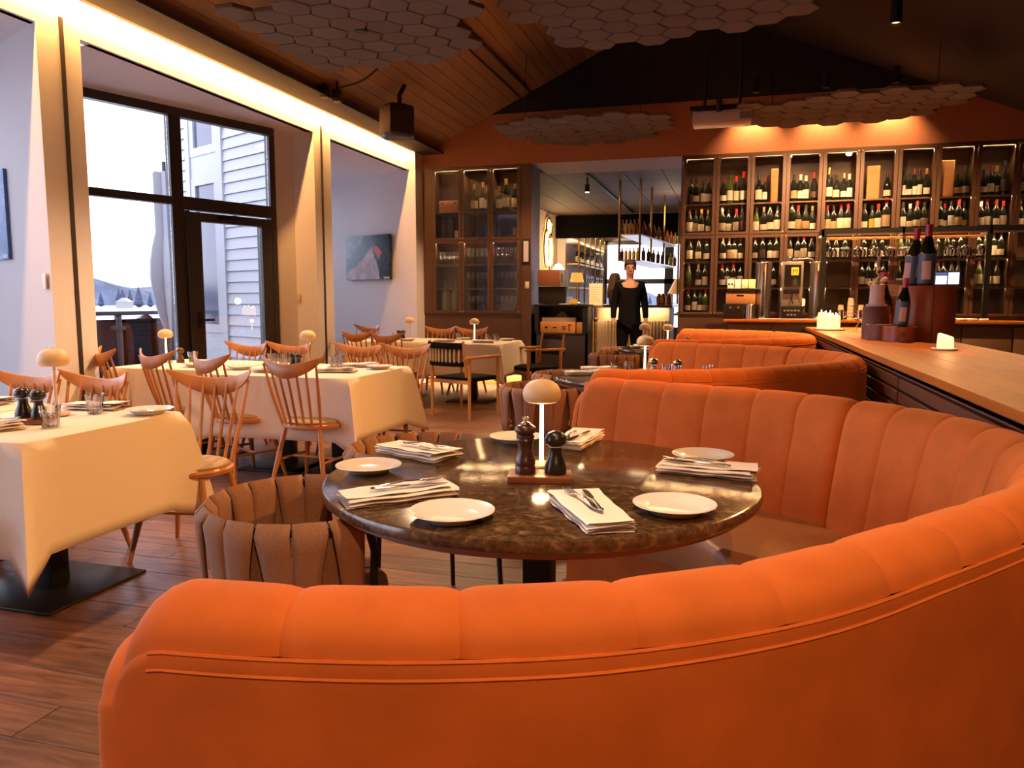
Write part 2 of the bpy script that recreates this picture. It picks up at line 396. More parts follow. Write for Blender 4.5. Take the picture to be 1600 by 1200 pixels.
def frame_bars(parent, bars, y0, y1, m, name='frame_bar'):
    for (a, b, c, d) in bars: MB().box(a, b, y0, y1, c, d).build(name, m, parent, smooth=0, bev=.004, seg=1)
w1 = sempty('window_1'); w1.location = (-5.754, 5.848, 0); w1.rotation_euler = (0, 0, math.atan2(.944, .3297))
frame_bars(w1, [(-.9, -.82, 0, 3.12), (-.9, 2.06, 3.115, 3.2), (.79, .92, 0, 3.115), (1.985, 2.06, 0, 3.115), (-.82, .79, 2.24, 2.317), (.92, 1.985, 2.20, 2.33), (-.82, .79, 0, .09)], -.02, .07, winframe)
for (a, b, c, d) in ((-.82, .79, .09, 2.24), (-.82, .79, 2.317, 3.115), (.92, 1.985, 2.33, 3.115)): MB().box(a, b, .022, .028, c, d).build('pane', wglass, w1, smooth=0)
d1 = sempty('door_1'); d1.location = w1.location; d1.rotation_euler = w1.rotation_euler
frame_bars(d1, [(.925, .965, .01, 2.19), (.965, 1.09, .02, 2.18), (1.835, 1.965, .02, 2.18), (1.09, 1.835, 2.09, 2.18), (1.09, 1.835, .02, .28)], -.045, .05, winframe)
MB().box(1.09, 1.835, .0, .006, .28, 2.09).build('pane', wglass, d1, smooth=0)
MB().tube([(1.03, -.045, 1.07), (1.03, -.085, 1.07), (1.05, -.095, 1.07), (1.16, -.095, 1.07)], .011, 8).box(1.01, 1.05, -.052, -.044, .98, 1.15).build('handle', blackm, d1)
MB().box(1.30, 1.80, -.08, -.045, 2.115, 2.165).build('door_closer', blackm, d1, bev=.006)
for nm, p0, p1 in (('window_2', (-8.02, 9.95), (-7.42, 12.05)), ('window_3', (-6.62, -.6), (-6.62, 5.3))):
    w = sempty(nm); v = Vector((p1[0]-p0[0], p1[1]-p0[1], 0)); L = v.length
    w.location = (p0[0], p0[1], 0); w.rotation_euler = (0, 0, math.atan2(v.y, v.x))
    frame_bars(w, [(0, .08, 0, 3.2), (L-.08, L, 0, 3.2), (.08, L-.08, 3.12, 3.2), (.08, L-.08, 0, .08), (L/2-.04, L/2+.04, .08, 3.12)], -.02, .06, winframe)
    for a, b in ((.08, L/2-.04), (L/2+.04, L-.08)): MB().box(a, b, .02, .026, .08, 3.12).build('pane', wglass, w, smooth=0)

# back wall
struct(MB().box(-4.72, 4.6, YB, YB+.45, 3.25, 3.97).build('wall_back', backpaint, smooth=0))
struct(MB().box(-4.72, 4.6, YB+.005, YB+.45, 3.97, 5.35).build('wall_back', ceilblack, smooth=0))
struct(MB().box(-4.66, -2.90, YB+.36, YB+.45, 0, 3.25).box(-4.66, -2.9, YB+.02, YB+.36, .16, 1.07).box(-.77, 4.6, YB+.36, YB+.45, 0, 3.25).box(-.77, 4.6, YB+.01, YB+.36, 0, 1.07).build('wall_back', darkpaint, smooth=0))
struct(MB().box(-2.90, -.77, YB+.02, 12.0, 3.245, 3.30).build('trim_5', mat('mauve_soffit', (.40, .33, .31), .7), smooth=0))
struct(MB().box(-4.66, -2.9, YB+.10, YB+.36, 0, .16).build('baseboard_back', mat('kick_board', (.50, .24, .08), .5), smooth=0))
area('kick_led', (-3.7, YB+.055, .155), 1.7, .02, 16, (1, .66, .32), (0, 0, 0))
struct(MB().box(4.6, 4.75, -2.6, 11.4, 0, 3.6).build('wall_right', darkpaint, smooth=0))
struct(MB().box(-6.7, 4.75, -2.7, -2.55, 0, 5.4).build('wall_front', mat('warm_front_wall', (.25, .12, .06), .8), smooth=0))

# ------------------------------------------------------------------ room behind the opening
struct(MB().box(-4.3, -4.15, 11.45, 18.2, 0, 3.25).build('wall_left', creamwall, smooth=0))
struct(MB().box(-4.3, -2.9, 11.45, 11.5, 0, 3.25).box(-.75, 3.4, 11.46, 11.5, 0, 3.25).build('wall_front', darkpaint, smooth=0))
struct(MB().box(3.3, 3.4, 11.5, 23, 0, 3.3).build('wall_right', darkpaint, smooth=0))
cb = MB().box(-5.2, 3.4, 12.0, 23.2, 3.30, 3.36).build('ceiling', ceilblack, smooth=0); struct(cb)
ctile = mat('dark_ceiling_tile', (.11, .07, .06), .7, noise=.05, nscale=40, rand=.04)
for i in range(7):
    for j in range(9): MB().box(-4.15+i*.6+.006, -4.15+i*.6+.594, 12.02+j*1.2+.006, 12.02+j*1.2+1.194, 3.27, 3.295).build('ceiling_tile', ctile, cb, smooth=0)
struct(MB().box(-4.15, 3.3, 18.0, 18.2, 2.74, 3.25).build('trim_6', mat('black_beam', (.006, .005, .005), .95, spec=0), smooth=0))
struct(MB().box(-4.15, -3.95, 18.2, 22.4, 0, 3.27).build('wall_left', whitewall, smooth=0))
struct(MB().box(-5.2, -3.72, 22.4, 22.5, 0, 3.3).box(-3.72, 3.4, 22.4, 22.5, 2.98, 3.3).build('wall_back', whitewall, smooth=0))
w4 = sempty('window_4'); w4.location = (-3.72, 22.42, 0)
frame_bars(w4, [(0, .1, 0, 2.98), (1.75, 2.0, 0, 2.98), (3.9, 4.05, 0, 2.98), (0, 7.0, 2.86, 2.98), (0, 7.0, 1.74, 1.88), (0, 7.0, 0, .5)], 0, .08, winframe)
for (a, b) in ((.1, 1.75), (2.0, 3.9), (4.05, 6.9)):
    MB().box(a, b, .03, .036, 1.88, 2.86).build('pane', wglass, w4, smooth=0); MB().box(a, b, .03, .036, .5, 1.74).build('pane', wglass, w4, smooth=0)

# ------------------------------------------------------------------ hexagonal felt ceiling panels
def hexpanel(label, x0, y0, z, cols, R=.1608):
    t = thing('acoustic_panel', label, 'panel', (x0, y0, z), 0, 'hexagonal felt ceiling panels')
    hm = MB().prism([((R-.0055)*math.cos(k*PI/3), (R-.0055)*math.sin(k*PI/3)) for k in range(6)], 0, .035).mesh('hex_tile', felt, 0, .006, seg=1)
    for k, (j0, n) in enumerate(cols):
        for j in range(j0, j0+n): link('hex_tile', hm, t, (k*1.5*R, (j+.5*(k % 2))*math.sqrt(3)*R, random.uniform(-.003, .003)))
    for k in (1, len(cols)-2):
        px, py = k*1.5*R, (cols[k][0]+1.5)*math.sqrt(3)*R
        MB().tube([(px, py, .035), (px, py, max(.2, min(cz(x0+px), 7.2-cz(x0+px)*0-1.9)-z-.02) if x0+px < -.9 else 1.2)], .004, 5).build('hanger_wire', blackm, t)
    return t
hexpanel('large hexagonal felt panel above the window tables with one downlight', -3.695, 5.22, 3.42, [(0, 6), (0, 5), (-2, 8), (-2, 7), (-2, 8), (-2, 7), (-1, 6), (-1, 3)])
hexpanel('long hexagonal felt panel in the dark middle of the ceiling', -1.75, 5.0, 3.60, [(3, 3), (2, 6), (1, 8), (1, 7), (1, 8), (1, 7), (1, 7), (1, 7), (1, 7), (2, 5), (3, 3)])
hexpanel('hexagonal felt panel with one downlight in front of the passage', -2.88, 9.30, 3.45, [(1, 3), (0, 5), (0, 6), (0, 6), (0, 6), (0, 6), (0, 6), (0, 5), (1, 3)])
hexpanel('hexagonal felt panel with two downlights in front of the bottle cabinet', .10, 9.10, 3.46, [(1, 4), (1, 4), (1, 5), (0, 5), (0, 6), (0, 5), (0, 6), (0, 5), (0, 5), (0, 3)])
def downlight(loc, label, m=bulb, body=False):
    t = thing('downlight', label, 'lamp', loc, 0, 'recessed ceiling downlights')
    MB().lathe([(.038, -.004), (.052, -.004), (.052, .03), (.038, .03)], 20).build('trim_ring', blackm, t)
    MB().lathe([(0, 0), (.037, 0), (.037, .008), (0, .008)], 20).build('lens', m, t)
    if body: MB().lathe([(.053, .0), (.053, .22), (0, .22)], 16).build('housing', blackm, t)
downlight((-2.94, 5.80, 3.415), 'round downlight in the felt panel above the window tables')
downlight((-2.05, 10.1, 3.445), 'round downlight in the felt panel before the passage')
downlight((.70, 9.62, 3.455), 'round downlight in the cabinet side felt panel, nearer the projector')
downlight((1.53, 9.62, 3.455), 'round downlight in the cabinet side felt panel, farther from the projector')
downlight((1.37, 8.25, 3.88), 'orange glowing downlight alone in the black ceiling', bulbo, True)
# wall washers over the bottle cabinet
for i, x in enumerate((.17, 1.02, 1.83, 2.63, 3.42)):
    l = spot('wall_wash_lamp', (x, 10.80, 3.96), (x, 10.985, 3.0), 190, (1, .56, .24), 95, .9, .02)
    t = thing('wall_washer', 'black cylinder wall washer over the bottle cabinet, %s from the passage' % ORD[i], 'lamp', (x, 10.80, 3.97), 0, 'wall washers over the bottle cabinet')
    MB().lathe([(.03, 0), (.042, 0), (.042, .20), (0, .20)], 14).build('housing', blackm, t)
    MB().lathe([(0, .004), (.03, .004), (.03, .012), (0, .012)], 14).build('lens', bulbo, t)
    MB().tube([(0, 0, .20), (0, .19, .24)], .01, 6).build('bracket', blackm, t)
# ------------------------------------------------------------------ outside
struct(MB().box(-13.5, -4.0, 2.0, 22, -.5, -.15).build('ground', deckm, smooth=0))
struct(MB().box(-13.4, -10.8, -6, 22, -.4, -.10).box(-10.8, -8.3, 11.0, 20, -.4, -.05).build('ground', snow, smooth=0))  # deck snow added to bounce daylight into the far picture bay
struct(MB().box(-40, -13.5, -30, 60, -2.0, -.9).build('ground', snow, smooth=0))
struct(MB().box(-700, -40, -600, 900, -3.2, -3.0).box(-40, 300, 60, 900, -3.2, -3.0).build('water', ice, smooth=0))
struct(MB().box(-60, 30, 24, 60, -3, -.6).build('ground', snow, smooth=0))
for i, (x, yy) in enumerate(((-460, 250), (-440, 420), (-300, 700), (-480, 120), (-120, 720))):
    v = []
    g = MB()
    def P(a, b, x=x, yy=yy, i=i):
        u = a/14*2-1; w = b/6*2-1
        h = max(0, (1-u*u)*(1-w*w))
        return (x+w*60, yy+u*190, -3+h*(15+4*math.sin(a*1.9+i)+3*math.sin(a*.8+2*i)))
    struct(g.grid(P, 15, 7).build('hill', mat('far_hill', (.055, .07, .11), .9, noise=.5, nscale=.06), smooth=60))
far = mat('far_tree', (.035, .05, .085), .9, noise=.3, nscale=.4)
tb = MB()
for i in range(60):
    a = math.radians(random.uniform(108, 138)) if i < 45 else math.radians(random.uniform(93, 108)); r = random.uniform(380, 430); k = random.uniform(.4, .7); c_ = (r*math.cos(a), r*math.sin(a), -2.5)
    tb.lathe([(1.0*k, 0), (3.4*k, 2*k), (2.2*k, 5.5*k), (2.5*k, 6*k), (1.4*k, 10*k), (.0, 15*k)], 6, c_)
o = tb.build('far_treeline', far, smooth=0); o['kind'] = 'stuff'
hm = MB().box(-5, 5, -4, 4, 0, 5).mesh('hw', mat('far_house_wall', (.3, .28, .27), .8), 0)
hr = MB().loft([[(-5.4, yy, 5), (5.4, yy, 5), (0, yy, 8.5)] for yy in (-4.3, 4.3)]).mesh('hr', mat('far_house_roof', (.33, .34, .37), .8), 0)
for i in range(5):
    a = math.radians(112+i*5.3+random.uniform(-1, 1)); r = 372
    t = thing('far_house', 'pale house with a snowy roof on the far shore, %s along it' % ORD[i], 'house', (r*math.cos(a), r*math.sin(a), -2.6), random.uniform(0, 3), 'houses on the far shore'); t.scale = (.55, .55, .5)
    link('wall', hm, t); link('roof', hr, t)
# terrace railing
A, B = Vector((-9.0, 7.2, 0)), Vector((-9.0, 12.2, 0))
t = thing('terrace_railing', 'dark terrace railing with posts beyond the glass wall', 'railing', (-9, 7.2, 0))
MB().box(-.05, .05, 0, 5.0, 1.04, 1.10).build('handrail', railm, t, bev=.006)
for yy in (.5, 2.33, 3.55, 4.7):
    MB().box(-.035, .035, yy-.04, yy+.04, -.15, 1.04).build('post', railm, t, bev=.004)
    MB().box(-.05, .06, yy-.09, yy+.09, .82, .88).build('clamp', railm, t)
for (y0, y1) in ((.55, 2.28), (2.38, 3.5), (3.6, 4.65)): MB().box(-.006, .006, y0, y1, 0, .98).build('glass_panel', wglass, t, smooth=0)
for k, zz in enumerate((.10, .34, .58)): pass
t = thing('terrace_bench', 'grey weathered timber bench with snow beyond the railing', 'bench', (-9.9, 7.4, 0))
for k in range(3): MB().box(-.05, .0, 0, 5.0, -.12+k*.27, .12+k*.27).build('board', deckm, t, bev=.005)
MB().box(-.7, .0, 0, 5.0, .69, .75).build('seat_board', deckm, t); MB().box(-.7, -.0, 0, 5.0, .75, .80).build('snow_layer', snow, t, bev=.02)
# life ring and mast
red = mat('red_vinyl', (.36, .03, .05), .5); whitep = mat('white_vinyl', (.42, .42, .44), .5)
t = thing('life_ring', 'red and white life ring hung outside the glass wall', 'life ring', (-9.08, 10.17, .84))
for k in range(8):
    a0 = k*PI/4
    MB().tube([(0, .17*math.cos(a0+j*PI/16), .17*math.sin(a0+j*PI/16)) for j in range(5)], .045, 8).build('ring_segment', red if k % 2 else whitep, t)
tag(MB().tube([(0, 0, -1), (0, 0, 4.6)], .05, 8, r2=.02).lathe([(0, 4.6), (.06, 4.63), (0, 4.7)], 8).build('flag_mast', mat('grey_mast', (.35, .36, .4), .5)), 'thin grey mast standing on the quay beyond the terrace', 'mast').location = (-21.5, 19.5, -.9)
for (x, yy, c, lab) in ((-20, 17.0, red, 'small red buoy on the snowy quay, nearer the pillar'), (-20, 20.2, red, 'small red buoy on the snowy quay beside the mast')):
    o = MB().lathe([(0, 0), (.3, .05), (.34, .3), (.2, .55), (0, .6)], 10).build('quay_buoy', c); o.location = (x, yy, -.9); tag(o, lab, 'buoy')
# clapboard house outside
h = thing('clapboard_house', 'white clapboard building with a tall window beyond the glass door', 'building', (-5.42, 8.68, -.15), math.atan2(.427, -.904))
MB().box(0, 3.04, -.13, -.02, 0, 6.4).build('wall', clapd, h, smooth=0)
bm_ = {}
k = 0
while k*.152 < 6.3:
    for (a, b) in ((0, 1.66), (2.72, 2.96)):
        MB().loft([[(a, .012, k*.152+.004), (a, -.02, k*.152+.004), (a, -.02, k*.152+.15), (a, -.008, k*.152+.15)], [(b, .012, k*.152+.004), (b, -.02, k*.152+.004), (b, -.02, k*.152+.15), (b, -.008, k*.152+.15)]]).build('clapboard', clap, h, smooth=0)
    k += 1
for (a, b, c, d) in ((1.66, 1.80, 0, 6.4), (2.60, 2.72, 0, 6.4), (2.96, 3.06, 0, 6.4)): MB().box(a, b, -.02, .035, c, d).build('corner_board', clap, h, smooth=0)
MB().box(1.80, 2.60, -.02, .01, 0, .95).box(1.80, 2.6, -.02, .01, 3.2, 3.5).build('spandrel', clap, h, smooth=0)
for (c, d) in ((.95, 3.2), (3.5, 6.2)):
    f_ = MB().box(1.80, 1.92, -.01, .02, c, d).box(2.48, 2.60, -.01, .02, c, d).box(1.92, 2.48, -.01, .02, c, c+.12).box(1.92, 2.48, -.01, .02, d-.12, d).build('window', clap, h, smooth=0)
    MB().box(1.92, 2.48, -.016, -.012, c+.12, d-.12).build('pane', mat('house_pane', (.08, .09, .13), .1), f_, smooth=0)
# closed parasol beside the glass wall
t = thing('closed_parasol', 'closed pale parasol with hanging folds outside the glass wall', 'parasol', (-7.55, 8.95, -.15))
MB().tube([(0, 0, 0), (0, 0, 3.3)], .025, 8).build('pole', railm, t)
def PF(i, j):
    a = 2*PI*i/24; z = .95+j*.2; r = (.06+.15*math.sin(min(1, j/7)*PI*.85))*(1+.28*math.sin(a*6))
    return (r*math.cos(a), r*math.sin(a), z)
MB().grid(PF, 24, 12, True).build('canopy', mat('parasol_fabric', (.27, .26, .28), .9), t, smooth=60)
MB().tube([(.12, -.1, 1.6), (.13, -.12, 2.7)], .012, 6).build('strut', mat('blue_strut', (.10, .16, .34), .5), t)
# ================================================================== BOOTHS
RIDGE = [(-.74, .81), (-.55, .835), (-.35, .885), (-.14, .975), (.08, 1.135), (.28, 1.36), (.47, 1.59), (.635, 1.82), (.74, 2.09), (.77, 2.38), (.70, 2.70), (.56, 2.95), (.38, 3.15), (.15, 3.315), (-.12, 3.43), (-.40, 3.54), (-.67, 3.64)]
def resample(pts, step):
    c = catmull([(p[0], p[1], 0) for p in pts], 12); d = [0]
    for a, b in zip(c, c[1:]): d.append(d[-1]+(b-a).length)
    L = d[-1]
    def at(s):
        s = min(max(s, 0), L); i = 0
        while i < len(d)-2 and d[i+1] < s: i += 1
        t = (s-d[i])/(d[i+1]-d[i]); p = c[i].lerp(c[i+1], t)
        i0, i1 = max(i-3, 0), min(i+4, len(c)-1); tg = (c[i1]-c[i0]).normalized()
        return p, Vector((tg.y, -tg.x, 0))
    return at, L
at, LB = resample(RIDGE, .05)
PROF = catmull([(-.175, .38, 0), (-.155, .52, 0), (-.128, .67, 0), (-.100, .80, 0), (-.078, .868, 0), (-.040, .908, 0), (0, .920, 0), (.036, .912, 0), (.064, .888, 0), (.074, .860, 0)], 2)
PN = []
for i in range(len(PROF)):
    a, b = PROF[max(i-1, 0)], PROF[min(i+1, len(PROF)-1)]; d = (b-a).normalized(); PN.append((-d.y, d.x))
def zend(s, z, r=.07):
    e = min(s, LB-s)
    if e < r:
        k = r-math.sqrt(max(0, r*r-(r-e)**2)); z -= k*min(1, max(0, (z-.5)/.38))
    return z
def booth(label, y0):
    t = thing('curved_banquette', label, 'sofa', (0, y0, 0), 0, 'orange curved banquettes')
    n = round(LB/.212); w = LB/n
    UM = (0, .02, .05, .10, .2, .35, .5, .65, .8, .90, .95, .98, 1); UA = (0, .012, .03, .06, .11, .17, .24, .33, .5, .7, .88, .96, 1); UB = tuple(1-u for u in UA[::-1])
    SS = sorted(set([u*w for u in UA]+[LB-u*w for u in UA]+[LB*i/90 for i in range(4, 87)]))
    for c in range(n):
        def P(i, j, c=c):
            u = (UA if c == 0 else UB if c == n-1 else UM)[i]; s = (c+u)*w; p, nn = at(s)
            dd = .0075*abs(2*u-1)**7
            if (c == n-7 and u > .5) or (c == n-6 and u < .5): dd *= 3.2
            q = PROF[j]; m = PN[j]
            r_ = q.x - m[0]*dd if True else q.x
            z_ = q.y - m[1]*dd
            # PN points to the right-hand side of the profile path: flip so the groove goes inward
            return (p.x+nn.x*r_, p.y+nn.y*r_, zend(s, z_))
        MB().grid(P, len(UA), len(PROF)).build('back_channel', velvet, t, smooth=70, fix=False)
    ns = 90
    OUT = [(.074, .860), (.079, .852), (.081, .842), (.083, .80), (.084, .5), (.084, .07)]
    MB().grid(lambda i, j: (lambda s: (lambda pn: (pn[0].x+pn[1].x*OUT[j][0], pn[0].y+pn[1].y*OUT[j][0], zend(s, OUT[j][1])))(at(s)))(SS[i]), len(SS), len(OUT)).build('outer_back', velvet, t, smooth=60, fix=False)
    for (q, zz) in ((.0765, .858), (.0815, .838)):
        MB().tube([(lambda s: (lambda pn: (pn[0].x+pn[1].x*q, pn[0].y+pn[1].y*q, zend(s, zz)))(at(s)))(s_) for s_ in SS if .045 < s_ < LB-.045], .0028, 5).build('piping', velvet, t)
    for s, sg in ((0, -1), (LB, 1)):
        p, nn = at(s); tg = Vector((-nn.y, nn.x, 0))*sg
        loop = [(q.x, zend(s, q.y)) for q in PROF]+[(x, zend(s, z)) for x, z in OUT[1:]]+[(-.175, .07)]
        rings = []
        for k in range(5):
            a = k/4*PI/2; off = .028*math.sin(a); sh = 1-.10*(1-math.cos(a))
            rings.append([(p.x+nn.x*((x+.04)*sh-.04)+tg.x*off, p.y+nn.y*((x+.04)*sh-.04)+tg.y*off, z-(.012*(1-math.cos(a)) if z > .3 else 0)) for x, z in loop])
        MB().loft(rings).build('end_panel', velvet, t, smooth=60)
    c0 = Vector((-.6, 2.25, 0))
    SP_ = [(0, .40), (0, .455), (.03, .475), (.5, .478), (.95, .472), (.985, .458), (1, .43), (1, .33), (.98, .31)]
    def SE(i, j):
        s = .03+(LB-.06)*i/60; p, nn = at(s); a = p-nn*.150; d = (c0-a).normalized(); k = math.sin(PI*i/60)
        dep = .36+.26*k*k; f, z = SP_[j]; q = a+d*dep*f
        return (q.x, q.y, z-.02)
    MB().grid(SE, 61, len(SP_)).build('seat', tanlea, t, smooth=50)
    def SK(i, j):
        s = .03+(LB-.06)*i/60; p, nn = at(s); a = p-nn*.150; d = (c0-a).normalized(); k = math.sin(PI*i/60)
        q = a+d*(.33+.26*k*k); return (q.x, q.y, (.06, .31)[j])
    MB().grid(SK, 61, 2).build('seat_base', velvet, t, smooth=50)
    MB().grid(lambda i, j: (lambda pn: (pn[0].x+pn[1].x*.06, pn[0].y+pn[1].y*.06, (0, .075)[j]))(at(i*LB/60)), 61, 2).build('plinth', blackm, t, smooth=60)
    return t
# PN orientation: normals must point out of the upholstery
PN = [(-a, -b) for a, b in PN] if PN[0][0] > 0 else PN
b1 = booth('orange velvet curved banquette with tan seat around the marble table, in the open front', 0)
dup(b1, (0, 3.25, 0), label='orange curved banquette directly behind the large one in front, middle of three')
dup(b1, (0, 6.5, 0), label='orange curved banquette farthest away, below the bottle cabinet')

# ================================================================== BAR COUNTER
t = thing('bar_counter', 'long oiled wood bar counter with dark slatted front beside the banquettes', 'counter', (0, 0, 0))
for k in range(6):
    xa = .857+k*.1455
    for (a, b) in ((-1.2, 2.2), (2.2, 5.6), (5.6, 8.2), (8.2, 10.28)):
        sh = (k % 2)*.9 if b < 10 and a > -1 else 0
        MB().box(xa+.0006, xa+.1449, a+.0006, b-.0006, .912, .95).build('top_board', countertop, t, smooth=0, bev=.0015, seg=1)
MB().box(.857, 1.73, -1.2, 10.28, .895, .911).build('top_underlay', slatm, t, smooth=0)
MB().box(.91, 1.66, -1.2, 10.2, 0, .894).build('carcass', blackm, t, smooth=0)
MB().box(.857, .875, -1.2, 4.595, .885, .912).box(.857, .875, 4.605, 10.28, .885, .912).build('edge_board', slatm, t, smooth=0, bev=.002)
for (a, b) in ((-1.2, 4.585), (4.62, 7.6), (7.63, 10.28)):
    for k in range(11): MB().box(.872, .905, a, b, .805-k*.077, .865-k*.077).build('slat', slatm, t, smooth=0, bev=.003, seg=1)

# ================================================================== CHAIRS
def spindle_chair(label, loc, rz, group):
    t = thing('spindle_chair', label, 'chair', loc, rz, group)
    def ring(r, z, k=1.0): return [(r*math.cos(a)*1.06, (r*math.sin(a) if math.sin(a) > 0 else r*.92*math.sin(a)), z) for a in [2*PI*i/24 for i in range(24)]]
    MB().loft([ring(.190, .418), ring(.207, .426), ring(.210, .444), ring(.203, .452)]).build('seat', oak, t, smooth=50)
    MB().loft([ring(.186, .452), ring(.190, .464), ring(.17, .474), ring(.10, .480)]).build('cushion', seatpad, t, smooth=60)
    for sx in (-1, 1):
        for sy in (-1, 1):
            a = Vector((sx*.135, sy*.125, .425)); b = Vector((sx*.215, sy*.205, 0))
            MB().tube([a, a.lerp(b, .45), b], [.015, .019, .011], 10).build('leg', oak, t)
        MB().tube([(sx*.178, -.163, .20), (sx*.178, .163, .20)], .009, 8).build('stretcher', oak, t)
    MB().tube([(-.178, 0, .20), (.178, 0, .20)], .009, 8).build('stretcher', oak, t)
    for i in range(7):
        u = i/3-1; tx = u*.205; ty = -.285+.035*u*u; tz = .835+.03*u*u
        bx = u*.150; by = -.182+.05*u*u
        e = abs(u) > .9
        MB().tube([(bx, by, .44), ((bx+tx)/2*1.02, (by+ty)/2, .64), (tx, ty, tz)], [.009, .0115 if e else .0095, .007], 7).build('spindle', oak, t)
    rings = []
    for i in range(21):
        u = i/10-1; x = u*.236; y = -.293+.075*u*u+.0*u; h = .078*max(0, 1-abs(u)**2.2)**.7+.016; zt = .868+.052*abs(u)**1.8; th = .011*(1-.35*abs(u))
        zb = zt-h
        rings.append([(x, y-th, zb+.004), (x, y-th*1.0, zt-.004), (x, y-th*.4, zt), (x, y+th*.4, zt), (x, y+th, zt-.004), (x, y+th, zb+.004), (x, y+th*.4, zb), (x, y-th*.4, zb)])
    MB().loft(rings).build('crest_rail', oak, t, smooth=60)
    return t
ch = []
CH = [(-2.63, 3.20, 188, 'oak spindle chair lit bright, across the near white table, beside its corner', 'oak spindle chairs at the near white table'),
 (-3.22, 2.98, 176, 'oak spindle chair behind the mushroom lamp of the near white table', 'oak spindle chairs at the near white table'),
 (-3.62, 2.95, 182, 'oak spindle chair by the picture wall, far side of the near white table', 'oak spindle chairs at the near white table'),
 (-2.98, 2.00, 4, 'oak spindle chair on the open side of the near white table, leg below the cloth', 'oak spindle chairs at the near white table'),
 (-2.77, 4.63, -4, 'oak spindle chair with its back to us, nearest the corner of the long white table', 'oak spindle chairs at the long white table'),
 (-3.40, 4.72, -24, 'turned oak spindle chair, second along this side of the long white table', 'oak spindle chairs at the long white table'),
 (-4.02, 4.90, -20, 'oak spindle chair with wide back before the glass wall, third along the long table', 'oak spindle chairs at the long white table'),
 (-4.52, 4.98, -34, 'oak spindle chair close beside the first pillar, fourth along the long white table', 'oak spindle chairs at the long white table'),
 (-4.20, 5.66, 174, 'oak spindle chair across the long white table, in front of the glass door', 'oak spindle chairs at the long white table'),
 (-3.80, 5.74, 178, 'oak spindle chair across the long white table, in front of the second pillar', 'oak spindle chairs at the long white table'),
 (-3.12, 5.80, 184, 'oak spindle chair across the long white table, below the mountain picture', 'oak spindle chairs at the long white table'),
 (-2.70, 5.80, 180, 'oak spindle chair across the long white table, beside the black cane armchair', 'oak spindle chairs at the long white table'),
 (-4.36, 8.62, -6, 'oak spindle chair with its back to us under the mountain picture, far white table', 'oak spindle chairs at the far white table'),
 (-3.80, 8.30, -10, 'oak spindle chair with its back to us beside the black mills, far white table', 'oak spindle chairs at the far white table'),
 (-3.98, 9.84, 178, 'oak spindle chair below the first door of the passage-side glass cabinet', 'oak spindle chairs at the far white table'),
 (-3.48, 9.80, 182, 'oak spindle chair beside the lit lamp, below the passage-side glass cabinet', 'oak spindle chairs at the far white table'),
 (-5.30, 10.15, 170, 'oak spindle chair in the picture bay, beyond the far white table', 'oak spindle chairs at the far white table'),
 (-4.95, 9.25, -60, 'oak spindle chair half hidden by the second pillar in the picture bay', 'oak spindle chairs at the far white table')]
c0 = spindle_chair(CH[0][3], (CH[0][0], CH[0][1], 0), math.radians(CH[0][2]), CH[0][4])
for (x, y, a, l, g) in CH[1:]: dup(c0, (x, y, 0), math.radians(a), l, g)

woodarm = mat('honey_arm_wood', (.55, .25, .075), .4, noise=.1, nscale=12)
cane = mat('woven_cane', (.45, .30, .14), .7)
def cane_chair(label, loc, rz):
    t = thing('cane_armchair', label, 'chair', loc, rz, 'black seat wooden armchairs')
    for sx in (-1, 1):
        MB().tube([(sx*.27, -.24, 0), (sx*.27, -.24, .655)], .014, 8, r2=.020).build('leg', woodarm, t)
        MB().tube([(sx*.27, .25, 0), (sx*.27, .25, .655)], .014, 8, r2=.020).build('leg', woodarm, t)
        MB().box(sx*.27-.022, sx*.27+.022, -.30, .29, .65, .678).build('armrest', woodarm, t, bev=.006)
        MB().tube([(sx*.24, -.25, .46), (sx*.24, -.31, .845)], .016, 8).build('back_post', woodarm, t)
    MB().box(-.25, .25, -.22, .26, .40, .45).build('seat', blackf, t, bev=.018)
    MB().box(-.25, .25, -.24, -.22, .38, .42).build('seat_rail', woodarm, t)
    rr = lambda z0, z1, nm: MB().loft([[(x, -.30-.05*(1-(x/.24)**2)-(z-.6)*.12+dy, z) for (dy, z) in ((-.016, z0), (-.016, z1), (.016, z1), (.016, z0))] for x in [-.235+.47*k/8 for k in range(9)]]).build(nm, blackf, t, smooth=50, bev=.003)
    rr(.765, .83, 'back_rail'); rr(.575, .63, 'back_rail')
    for k in range(9):
        x = -.205+.051*k; y = -.305-.05*(1-(x/.24)**2)
        MB().box(x-.011, x+.011, y-.016, y-.006, .62, .775).build('cane_strip', cane, t, smooth=0)
    MB().loft([[(x, -.302-.05*(1-(x/.24)**2)+dy, z) for (dy, z) in ((-.004, .625), (-.004, .77), (.004, .77), (.004, .625))] for x in [-.225+.45*k/6 for k in range(7)]]).build('cane_backing', mat('cane_backing', (.10, .06, .03), .8), t, smooth=0)
    return t
cc = cane_chair('black cane back wooden armchair turned sideways before the far white table', (-2.86, 7.98, 0), math.radians(-21))
dup(cc, (-2.46, 9.45, 0), math.radians(138), 'black fabric wooden armchair at the end of the far white table, beside the dark sideboard')

